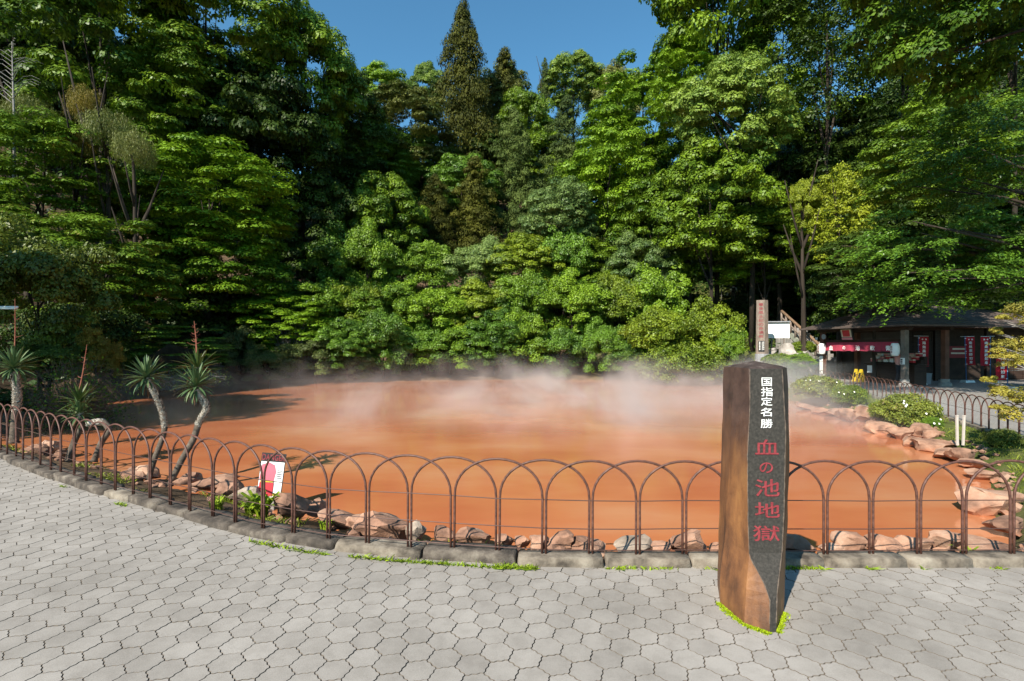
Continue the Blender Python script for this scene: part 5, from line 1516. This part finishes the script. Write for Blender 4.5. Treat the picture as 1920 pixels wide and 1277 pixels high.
# noren curtain
nor = empty('noren_curtain', (PL.x, PL.y, 0)); tag(nor, 'crimson shop curtain with white characters across the stall front', 'curtain')
for k in range(5):
    a0, a1 = 0.32 + k * 0.82, 0.32 + (k + 1) * 0.82 - 0.012
    v_, f_ = [], []
    for i in range(9):
        for j in range(5):
            t = i / 8; s = j / 4
            v_.append(K(a0 + (a1 - a0) * t, -0.075 - 0.035 * s * math.sin(t * 9 + k) - 0.05 * s * s, 1.91 - 0.42 * s + 0.015 * s * math.sin(t * 6.28 + k * 2)))
    for i in range(8):
        for j in range(4): f_.append((i * 5 + j, i * 5 + j + 1, (i + 1) * 5 + j + 1, (i + 1) * 5 + j))
    cl = MB().add(v_, f_).build('curtain_panel', M['noren'], nor, True)
    o = link('character', fit_text('血の池軟膏'[k], 0.25 if k != 1 else 0.17, 0.23 if k != 1 else 0.16, 0.002, 0.02), nor, M['ink_white'], loc=K((a0 + a1) / 2, -0.165, 1.64), rot=(R(90), 0, KROT))
# lanterns
for u, lab in ((0.22, 'white paper lantern at the far end of the stall curtain'), (KLEN - 0.22, 'white paper lantern at the near end of the stall curtain')):
    c = K(u, -0.25, 0) + Vector((PL.x, PL.y, 0))
    ln = empty('paper_lantern', (c.x, c.y, 1.3)); ln.rotation_euler = (0, 0, KROT); tag(ln, lab, 'lantern', 'paper lanterns of the stall')
    pr = [(0.08, 0.0)] + [(0.175 * math.sin(math.pi * (0.2 + 0.6 * k / 14)) ** 0.55 + (0.004 if k % 2 else 0), 0.02 + 0.52 * k / 14) for k in range(15)] + [(0.08, 0.56)]
    MB().lathe(pr, (0, 0, 0), 18).build('shade', M['lantern'], ln, True)
    for z in (-0.012, 0.552): MB().lathe([(0.085, 0), (0.085, 0.02)], (0, 0, z), 14).build('hoop_ring', M['black'], ln)
    MB().tube([(0, 0, 0.56), (0, 0, 0.66)], 0.006, 5).build('hanger', M['black'], ln)
    for k, chx in enumerate('血の池'):
        link('character', fit_text(chx, 0.09, 0.09, 0.001, 0.02), ln, M['ink_red'], loc=(0, -0.186, 0.40 - k * 0.115), rot=(R(90), 0, 0))
# hanging shop sign
hs = K(1.85, -0.22, 0) + Vector((PL.x, PL.y, 0))
hsg = empty('shop_sign', (hs.x, hs.y, 2.02)); hsg.rotation_euler = (R(12), 0, KROT); tag(hsg, 'framed red and pink shop sign hung under the stall eave', 'sign')
MB().box((0, 0, 0.27), (0.78, 0.04, 0.56)).build('frame', M['black'], hsg)
MB().box((0, -0.024, 0.33), (0.60, 0.01, 0.38)).build('cream_border', M['cream_obj'], hsg)
MB().box((0, -0.032, 0.33), (0.42, 0.01, 0.32)).build('red_field', M['redpaint'], hsg)
MB().box((0, -0.026, 0.07), (0.62, 0.01, 0.10)).build('pink_strip', M['pink'], hsg)
# loudspeaker and floodlight on the far post
c = K(0.32, -0.12, 2.2) + Vector((PL.x, PL.y, 0))
sp = MB().tube([(0, 0, 0), (0, -0.05, 0), (0, -0.12, 0)], [0.05, 0.10, 0.14], 14).build('horn_speaker', M['grey'], loc=c, rot=(0, 0, KROT)); tag(sp, 'grey round loudspeaker on the stall lintel by the far post', 'speaker')
c = K(-0.3, -0.1, 2.12) + Vector((PL.x, PL.y, 0))
fl = empty('floodlight', c, KROT); tag(fl, 'small square floodlight on a bracket beside the far stall post', 'floodlight')
MB().box((0, 0, 0), (0.2, 0.07, 0.16)).build('housing', M['black'], fl); MB().box((0, -0.038, 0), (0.15, 0.008, 0.11)).build('lens', M['white'], fl); MB().tube([(0.08, 0.02, 0), (0.22, 0.08, 0.02)], 0.012, 6).build('bracket', M['black'], fl)
# yellow floor signs
for u, v, lab in ((1.72, 0.35, 'yellow folding floor sign in the stall, the one nearer the pond'), (2.12, 0.25, 'yellow folding floor sign in the stall, the one against the counter')):
    c = K(u, v, 0) + Vector((PL.x, PL.y, 0))
    ys = empty('floor_sign', (c.x, c.y, 0)); ys.rotation_euler = (0, 0, KROT); tag(ys, lab, 'floor sign', 'yellow floor signs')
    for s in (-1, 1):
        MB().box((0, s * 0.07, 0.31), (0.24, 0.018, 0.62), Matrix.Rotation(R(s * 11), 3, 'X'), 0, 0.62).build('leaf_panel', M['yellow'], ys)
    MB().box((0, -0.088, 0.34), (0.10, 0.006, 0.22), Matrix.Rotation(R(-11), 3, 'X')).build('black_print', M['black'], ys)
# ------------------------------------------------------------------ shop to the right
SX0, SX1, SY = 18.7, 29.0, 26.2
shop = empty('shop_building', (SX0, SY, 0)); tag(shop, 'low dark timber shop in the shade behind the red banners', 'building')
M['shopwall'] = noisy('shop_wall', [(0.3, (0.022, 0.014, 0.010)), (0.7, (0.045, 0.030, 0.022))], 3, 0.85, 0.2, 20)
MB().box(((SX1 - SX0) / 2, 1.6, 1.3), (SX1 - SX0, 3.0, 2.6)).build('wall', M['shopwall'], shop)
nb = 22
for k in range(nb):
    w = (SX1 - SX0) / nb
    if 7 <= k <= 11: continue
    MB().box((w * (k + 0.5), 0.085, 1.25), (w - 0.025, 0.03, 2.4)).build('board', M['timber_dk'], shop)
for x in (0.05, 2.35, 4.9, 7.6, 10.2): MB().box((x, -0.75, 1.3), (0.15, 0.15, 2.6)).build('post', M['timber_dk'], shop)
MB().box((5.1, -0.75, 2.68), (10.9, 0.16, 0.16)).build('beam', M['postred'], shop)
mb = MB()
for c in range(10):
    y0, y1 = -1.7 + c * 0.42, -1.7 + (c + 1) * 0.42 + 0.02; z0, z1 = 2.66 + c * 0.16, 2.66 + (c + 1) * 0.16
    mb.add([(-0.9, y0, z0), (11.2, y0, z0), (11.2, y1, z1), (-0.9, y1, z1), (-0.9, y0, z0 - 0.05), (11.2, y0, z0 - 0.05), (11.2, y1, z1 - .05), (-0.9, y1, z1 - .05)], [(0, 1, 2, 3), (4, 5, 1, 0), (7, 6, 5, 4), (5, 6, 2, 1), (4, 0, 3, 7)])
mb.build('roof', M['roof'], shop)
bd = MB().box((4.25, 0.04, 1.42), (1.35, 0.05, 0.6)).build('red_board', plain('dull_red_board', (0.2, 0.012, 0.016), 0.6), shop)
for z, w in ((1.58, 0.8), (1.36, 0.95)):
    MB().box((4.25, 0.01, z), (w, 0.008, 0.08)).build('pale_strip', M['cream_obj'], bd)
# banners
def banner(px, py, d, label, pole_side=-1, lean=0.0, htop=2.2, chars='南無薬師如来', sc_=1.0):
    p = ground_at(px, py, 0.0) if d is None else Vector(((px - 960) / F * d, d, 0))
    b = empty('vertical_banner', (p.x, p.y, 0)); tag(b, label, 'banner', 'red vertical banners by the shop')
    b.rotation_euler = (0, R(lean), 0)
    MB().box((0.05, 0, 0.055), (0.46, 0.34, 0.10), None, 0, 0.86).build('base', M['white'], b)
    MB().tube([(0, 0, 0.05), (0, 0, htop)], 0.014, 8).build('pole', M['blue'], b, True)
    s = -pole_side
    MB().tube([(-s * 0.2, 0, htop - 0.02), (s * 0.45, 0, htop - 0.03)], 0.008, 6).build('cross_bar', M['white'], b)
    cw, c0, c1 = 0.42, htop - 1.38, htop - 0.06
    v_, f_ = [], []
    for i in range(6):
        for j in range(13):
            t = i / 5; q = j / 12
            v_.append((s * (0.035 + cw * t), 0.02 * math.sin(q * 7 + t * 3) * (0.3 + q), c1 - (c1 - c0) * q))
    for i in range(5):
        for j in range(12): f_.append((i * 13 + j, i * 13 + j + 1, (i + 1) * 13 + j + 1, (i + 1) * 13 + j))
    MB().add(v_, f_).build('cloth', M['red'], b, True)
    for k in range(5): MB().box((s * 0.022, 0, c1 - 0.05 - k * (c1 - c0 - 0.1) / 4), (0.07, 0.02, 0.028)).build('loop', M['white'], b)
    for k, chx in enumerate(chars): link('character', fit_text(chx, 0.155, 0.14, 0.001, 0.016), b, M['ink_white'], loc=(s * (0.035 + cw * 0.45), -0.036, c1 - 0.27 - k * 0.182), rot=(R(90), 0, 0))
    for k, chx in enumerate('奉納'): link('character', fit_text(chx, 0.075, 0.075, 0.001, 0.02), b, M['ink_white'], loc=(s * (0.035 + cw * (0.3 + 0.36 * k)), -0.03, c1 - 0.11), rot=(R(90), 0, 0))
banner(1722, 722, 22.8, 'red vertical banner on a blue pole beside the grey bin', -1)
banner(1812, 717, 24.2, 'shaded red banner leaning in front of the middle of the shop', -1, -2)
banner(1857, 714, 23.6, 'red vertical banner on a blue pole right of the shaded one', 1)
banner(1889, 716, 20.5, 'red banner half hidden by the golden shrub', 1, 0, 1.75)
bn = at(1736, 711, 23.2)
bin_ = empty('waste_bin', (bn.x, bn.y, 0)); tag(bin_, 'grey plastic waste bin behind the first banner', 'bin')
MB().box((0, 0, 0.24), (0.26, 0.24, 0.48), None, 0, 1.22).build('body', M['grey'], bin_); MB().box((0, 0, 0.485), (0.34, 0.32, 0.03)).build('rim', M['grey'], bin_)
# ------------------------------------------------------------------ people
def figure(name, label, loc, rz, joints, radii, edges, mat_top, mat_leg, waist, extra=None, skin=None, hair=None, head_z=1.48, scale=1.0):
    me = bpy.data.meshes.new('body'); me.from_pydata(joints, edges, []); me.update()
    o = bpy.data.objects.new('body', me); COL.objects.link(o)
    md = o.modifiers.new('skin', 'SKIN'); 
    for v, r_ in zip(me.skin_vertices[0].data, radii): v.radius = r_ if hasattr(r_, '__len__') else (r_, r_)
    me.skin_vertices[0].data[0].use_root = True
    o.modifiers.new('sub', 'SUBSURF').levels = 2
    o.modifiers['sub'].render_levels = 2
    dg = bpy.context.evaluated_depsgraph_get(); dg.update()
    bm_ = bpy.data.meshes.new_from_object(o.evaluated_get(dg)); bpy.data.objects.remove(o)
    bm_.name = 'body'; bm_.materials.clear()
    for m_ in (mat_top, mat_leg, skin, M['black'], hair): bm_.materials.append(m_)
    for p in bm_.polygons:
        c = p.center; p.use_smooth = True
        if c.z > head_z - 0.03: p.material_index = 4 if (c.z > head_z + 0.13 or c.y > 0.03 and c.z > head_z + 0.03) else 2
        elif c.z < 0.09: p.material_index = 3
        elif c.z < waist and abs(c.x) < 0.19: p.material_index = 1
        elif abs(c.x) > 0.2 and c.z < 1.08: p.material_index = 2
    root = empty(name, loc, rz); root.scale = (scale,) * 3
    tag(root, label, 'person')
    link('body', bm_, root)
    if extra: extra(root)
    return root
J = [(0, 0, 0.92), (0, 0, 1.08), (0, 0, 1.28), (0, 0, 1.42), (0, -0.01, 1.50), (0, -0.02, 1.58), (0, -0.02, 1.66),
     (0.09, 0, 0.86), (0.10, -0.03, 0.48), (0.10, 0.0, 0.10), (0.10, -0.13, 0.04), (-0.09, 0, 0.86), (-0.10, 0.06, 0.48), (-0.10, 0.16, 0.10), (-0.10, 0.05, 0.04),
     (0.18, 0, 1.38), (0.25, 0.03, 1.12), (0.26, -0.06, 0.88), (0.27, -0.08, 0.79), (-0.18, 0, 1.38), (-0.25, 0.03, 1.12), (-0.26, -0.08, 0.9), (-0.26, -0.12, 0.81)]
RD = [(0.15, 0.11), (0.14, 0.10), (0.17, 0.11), (0.12, 0.08), (0.05, 0.05), (0.085, 0.095), (0.075, 0.085), 0.095, 0.065, 0.042, 0.045, 0.095, 0.065, 0.042, 0.045, 0.065, 0.048, 0.036, 0.035, 0.065, 0.048, 0.036, 0.035]
ED = [(0, 1), (1, 2), (2, 3), (3, 4), (4, 5), (5, 6), (0, 7), (7, 8), (8, 9), (9, 10), (0, 11), (11, 12), (12, 13), (13, 14), (3, 15), (15, 16), (16, 17), (17, 18), (3, 19), (19, 20), (20, 21), (21, 22)]
skin_m = plain('skin_tone', (0.45, 0.27, 0.19), 0.6); hair_m = plain('dark_hair', (0.015, 0.011, 0.009), 0.5)
c = K(4.25, 0.1, 0) + Vector((PL.x, PL.y, 0))
figure('person', 'person in a pink top and dark trousers behind the near lantern', (c.x, c.y, 0), R(70), J, RD, ED, plain('pink_shirt', (0.55, 0.26, 0.22), 0.8), plain('dark_trousers', (0.02, 0.02, 0.025), 0.8), 0.97, None, skin_m, hair_m, 1.5, 0.95)
wk = Vector(((1373 - 960) / F * 44.5, 44.5)); wz = tz(wk.x, wk.y)
def pack(root):
    b_ = MB().box((0, 0.17, 1.2), (0.30, 0.17, 0.42), None, 0, 0.8).build('backpack', M['black'], root)
# slope path with wire fence and a walker
PATHZ = 5.35
walker_xy = (19.2, 44.5)
pxs = np.linspace(9.0, 21.5, 26)
pyy = 44.5 + 0.6 * np.sin(pxs * 0.5)
pzz = np.interp(pxs, [9, 15, 19, 21.5], [PATHZ + 1.2, PATHZ + 0.5, PATHZ, PATHZ - 0.4])
mb = MB()
v_ = []
for x, y, z in zip(pxs, pyy, pzz): v_ += [(x, y - 1.4, z - 2.5), (x, y - 0.9, z), (x, y + 0.9, z), (x, y + 1.3, z - 2.0)]
f_ = []
for i in range(len(pxs) - 1):
    for k in range(3): f_.append((i * 4 + k, (i + 1) * 4 + k, (i + 1) * 4 + k + 1, i * 4 + k + 1))
tag(mb.add(v_, f_).build('path', M['soil'], None, True), 'earth footpath cut along the wooded slope', kind='structure')
wf = empty('wire_fence', (pxs[0], pyy[0], pzz[0])); tag(wf, 'thin wire fence with white notices along the slope path', 'fence')
o0 = Vector((pxs[0], pyy[0], pzz[0]))
mb_pts = []
for i in range(0, 24, 2):
    p = Vector((pxs[i], pyy[i] - 0.75, pzz[i])) - o0
    MB().tube([p, p + Vector((0, 0, 1.15))], 0.022, 6).build('post', M['greytwig'], wf); mb_pts.append(p)
for z in (0.25, 0.55, 0.85, 1.1): MB().tube([p + Vector((0, 0, z)) for p in mb_pts], 0.008, 4).build('wire', M['greytwig'], wf)
for i in (4, 9):
    p = mb_pts[i].lerp(mb_pts[i + 1], 0.4)
    MB().box(p + Vector((0, -0.03, 0.75)), (0.17, 0.02, 0.3)).build('notice', M['white'], wf)
figure('person', 'walker with a dark backpack on the slope path above the red-lettered post', (walker_xy[0], walker_xy[1] - 0.2, float(np.interp(walker_xy[0], pxs, pzz))), R(150), J, RD, ED, plain('lightened_shirt', (0.72, 0.75, 0.72), 0.8), plain('grey_trousers', (0.2, 0.17, 0.16), 0.8), 0.97, pack, skin_m, hair_m, 1.5, 1.02)  # shirt and trousers lightened in colour to show up in the shade
# ------------------------------------------------------------------ lettered post, white board, stairs
pp_ = at(1429, 662, 27.5); pg = tz(pp_.x, pp_.y)
sp_ = empty('lettered_post', (pp_.x, pp_.y, pg), R(-24)); tag(sp_, 'tall weathered post with red characters behind the stone pillar', 'sign post')
hz = at(1429, 563, 27.5).z - pg
b0 = pp_.z - pg
M['postwood'] = noisy('post_weathered', [(0.3, (0.13, 0.10, 0.08)), (0.7, (0.28, 0.225, 0.185))], 5, 0.85, 0.3, 30, vec_scale=(3, 3, 0.7))
w0, w1 = 0.62, 0.56
v_ = []
for z, w in ((b0 - 0.05, w0), (hz, w1)): v_ += [(-w / 2, -0.1, z), (-w / 2 + 0.07, -0.17, z), (w / 2 - 0.18, -0.17, z), (w / 2, 0.02, z), (w / 2 - 0.05, 0.2, z), (-w / 2, 0.2, z)]
MB().add(v_, [(i, (i + 1) % 6, 6 + (i + 1) % 6, 6 + i) for i in range(6)] + [(5, 4, 3, 2, 1, 0), (6, 7, 8, 9, 10, 11)]).build('shaft', M['postwood'], sp_)
MB().lathe([(0.36, -0.3), (0.36, b0 - 0.06), (0.33, b0 - 0.045)], (0, 0, 0), 14).build('footing', M['grey'], sp_)
for k, chx in enumerate('豊後風土記の赤湯泉'):
    z = hz - 0.24 - k * 0.213
    link('character', fit_text(chx, 0.24, 0.16, 0.002, 0.006), sp_, M['ink_red'], loc=(-0.06, -0.174, z), rot=(R(90), 0, 0))
MB().box((-0.04, -0.177, b0 + 0.36), (0.3, 0.012, 0.58)).build('plate', M['black'], sp_)
for x, n_ in ((-0.12, 6), (0.0, 8), (0.07, 5)):
    for k in range(n_): MB().box((x, -0.185, b0 + 0.58 - k * 0.46 / n_), (0.05 if x < -0.1 else 0.03, 0.006, 0.3 / n_)).build('plate_print', M['ink_white'], sp_)
bp0 = at(1440, 634, 29.3); bp1 = at(1478, 604, 29.3); bgz = tz((bp0.x + bp1.x) / 2, 29.3)
wb = empty('notice_board', ((bp0.x + bp1.x) / 2, 29.3, bgz), R(-20)); tag(wb, 'blank white notice board with a small roof right of the lettered post', 'board')
bw = bp1.x - bp0.x; bz0 = bp0.z - bgz; bz1 = bp1.z - bgz
MB().box((0, 0, (bz0 + bz1) / 2), (bw, 0.05, bz1 - bz0)).build('panel', M['white'], wb)
MB().box((0, -0.05, bz1 + 0.02), (bw + 0.06, 0.22, 0.05)).build('cap', M['grey'], wb)
for x in (-bw * 0.28, bw * 0.26): MB().box((x, 0.06, bz0 / 2), (0.08, 0.06, bz0 + 0.3)).build('leg', M['post'], wb)
# stairs: from lower right up to the left
A_ = at(1545, 694, 30.2); B_ = at(1462, 615, 34.0)
stg = empty('stairs', (A_.x, A_.y, 0)); tag(stg, 'concrete hillside stairs with brown log railing behind the notice board', 'stairs')
dv = B_ - A_; NS = 14
for k in range(NS):
    t = (k + 0.5) / NS; p = dv * t
    MB().box((p.x + 0.75, p.y + 0.3, A_.z + p.z - 0.6), (1.7, dv.y / NS + 0.12, 1.4)).build('step', M['concrete'], stg)
q0 = Vector((0, 0, A_.z)); q1 = Vector((dv.x, dv.y, A_.z + dv.z))
def bar(z0, h_, th, name, mat, off=-0.12):
    v_ = [q0 + Vector((0, off, z0)), q1 + Vector((0, off, z0)), q1 + Vector((0, off, z0 + h_)), q0 + Vector((0, off, z0 + h_))]
    v_ += [p + Vector((th, th * 0.3, 0)) for p in v_]
    MB().add(v_, [(0, 1, 2, 3), (7, 6, 5, 4), (3, 2, 6, 7), (0, 4, 5, 1), (1, 5, 6, 2), (0, 3, 7, 4)]).build(name, mat, stg)
bar(-0.05, 0.34, 0.14, 'stringer', noisy('mossy_concrete', [(0.3, (0.17, 0.18, 0.14)), (0.7, (0.3, 0.31, 0.25))], 5, 0.9))
MB().tube([q0 + Vector((0.05, -0.15, 1.12)), q1 + Vector((0.05, -0.15, 1.12))], 0.09, 8).build('rail', noisy('log_rail', [(0.3, (0.14, 0.085, 0.05)), (0.7, (0.24, 0.16, 0.10))], 8, 0.8), stg, True)
MB().tube([q0 + Vector((0.05, -0.15, 0.68)), q1 + Vector((0.05, -0.15, 0.68))], 0.06, 8).build('rail', M['postwood'], stg, True)
for k in range(10):
    p = q0.lerp(q1, k / 9) + Vector((0.05, -0.15, 0))
    MB().tube([p + Vector((0, 0, 0.2)), p + Vector((0, 0, 1.15))], 0.07, 8).build('baluster', M['postwood'], stg, True)
M['rock_white'] = noisy('rock_pale_grey', [(0.3, (0.16, 0.14, 0.12)), (0.55, (0.36, 0.33, 0.30)), (0.75, (0.5, 0.47, 0.43))], 2.2, 0.9, 0.6, 14, coord='World')
for k, (px, pb, w, h_, d) in enumerate(((1512, 692, 52, 44, 29.0), (1532, 698, 36, 30, 28.6), (1478, 670, 40, 22, 28.8), (1492, 682, 30, 22, 28.4), (1452, 668, 34, 18, 28.2))):
    me = rock_mesh(60 + k, 0.85); me.materials.append(M['rock_white'])
    p = at(px, pb, d)
    g = tz(p.x, p.y + 0.3)
    o = link('boulder', me, loc=(p.x, p.y + 0.3, p.z + h_ * d / F * 0.4), scale=(w * d / F * 0.55, w * d / F * 0.45, max(h_ * d / F * 0.62, (p.z - g) * 0.7)))
    o.rotation_euler = (0, 0, k)
    tag(o, ['largest pale boulder below the stair railing', 'pale boulder against the far stall post', 'pale rock just under the notice board', 'pale rock between the notice board and stairs', 'pale rock beside the lettered post footing'][k], 'boulder', 'boulders at the stairs')
# ------------------------------------------------------------------ steam drifting over the far water
def steam_mat():
    m = bpy.data.materials.new('steam'); m.use_nodes = True
    nt = m.node_tree; N = nt.nodes; L = nt.links
    for n_ in list(N): N.remove(n_)
    out = N.new('ShaderNodeOutputMaterial')
    vol = N.new('ShaderNodeVolumePrincipled')
    vol.inputs['Color'].default_value = (0.97, 0.96, 0.95, 1)
    vol.inputs['Anisotropy'].default_value = 0.25
    g = N.new('ShaderNodeNewGeometry')
    sx = N.new('ShaderNodeSeparateXYZ'); L.new(g.outputs['Position'], sx.inputs[0])
    def mapr(src, a, b, c, d):
        r_ = N.new('ShaderNodeMapRange'); r_.interpolation_type = 'SMOOTHSTEP'
        for k_, v in zip(('From Min', 'From Max', 'To Min', 'To Max'), (a, b, c, d)): r_.inputs[k_].default_value = v
        L.new(src, r_.inputs['Value']); return r_.outputs['Result']
    def mul(a, b):
        r_ = N.new('ShaderNodeMath'); r_.operation = 'MULTIPLY'; L.new(a, r_.inputs[0])
        if hasattr(b, 'links') or not isinstance(b, float): L.new(b, r_.inputs[1])
        else: r_.inputs[1].default_value = b
        return r_.outputs[0]
    mp = N.new('ShaderNodeMapping'); mp.inputs['Scale'].default_value = (0.42, 0.26, 0.55); L.new(g.outputs['Position'], mp.inputs['Vector'])
    n1 = N.new('ShaderNodeTexNoise'); n1.inputs['Scale'].default_value = 1.0; n1.inputs['Detail'].default_value = 4; n1.inputs['Roughness'].default_value = 0.58; n1.inputs['Distortion'].default_value = 0.6
    L.new(mp.outputs[0], n1.inputs['Vector'])
    wisps = mapr(n1.outputs['Fac'], 0.43, 0.66, 0.0, 1.0)
    # taller where the noise is strong
    hz_ = N.new('ShaderNodeMath'); hz_.operation = 'MULTIPLY_ADD'; L.new(n1.outputs['Fac'], hz_.inputs[0]); hz_.inputs[1].default_value = -4.2; L.new(sx.outputs['Z'], hz_.inputs[2])
    fall = mapr(hz_.outputs[0], -2.9, -1.0, 1.0, 0.0)
    low = mapr(sx.outputs['Z'], -0.3, 0.5, 1.0, 0.0)
    ym = mapr(sx.outputs['Y'], 9.8, 15.0, 0.0, 1.0); ye = mapr(sx.outputs['Y'], 21.0, 30.0, 1.0, 0.08)
    x0 = mapr(sx.outputs['X'], -11.5, 0.0, 0.05, 1.0); x1 = mapr(sx.outputs['X'], 11.5, 14.0, 1.0, 0.0)
    xr = mapr(sx.outputs['X'], -3.0, 8.0, 0.7, 1.5)
    ad = N.new('ShaderNodeMath'); ad.operation = 'MULTIPLY_ADD'; L.new(low, ad.inputs[0]); ad.inputs[1].default_value = 0.12; L.new(mul(wisps, fall), ad.inputs[2])
    d_ = mul(mul(mul(mul(mul(ad.outputs[0], ym), ye), x0), x1), xr)
    mp2 = N.new('ShaderNodeMapping'); mp2.inputs['Scale'].default_value = (0.15, 0.11, 0.1); mp2.inputs['Location'].default_value = (3.1, 0.4, 0); L.new(g.outputs['Position'], mp2.inputs['Vector'])
    n2 = N.new('ShaderNodeTexNoise'); n2.inputs['Scale'].default_value = 1.0; n2.inputs['Detail'].default_value = 2; L.new(mp2.outputs[0], n2.inputs['Vector'])
    d_ = mul(d_, mapr(n2.outputs['Fac'], 0.38, 0.62, 0.45, 1.25))
    d_ = mul(d_, 0.50)
    L.new(d_, vol.inputs['Density'])
    L.new(vol.outputs[0], out.inputs['Volume'])
    return m
st_ = MB().box((0.5, 20.9, 0.95), (27, 22, 2.48)).build('steam', steam_mat())
tag(st_, 'white steam drifting low over the far half of the pond', 'steam', kind='stuff')
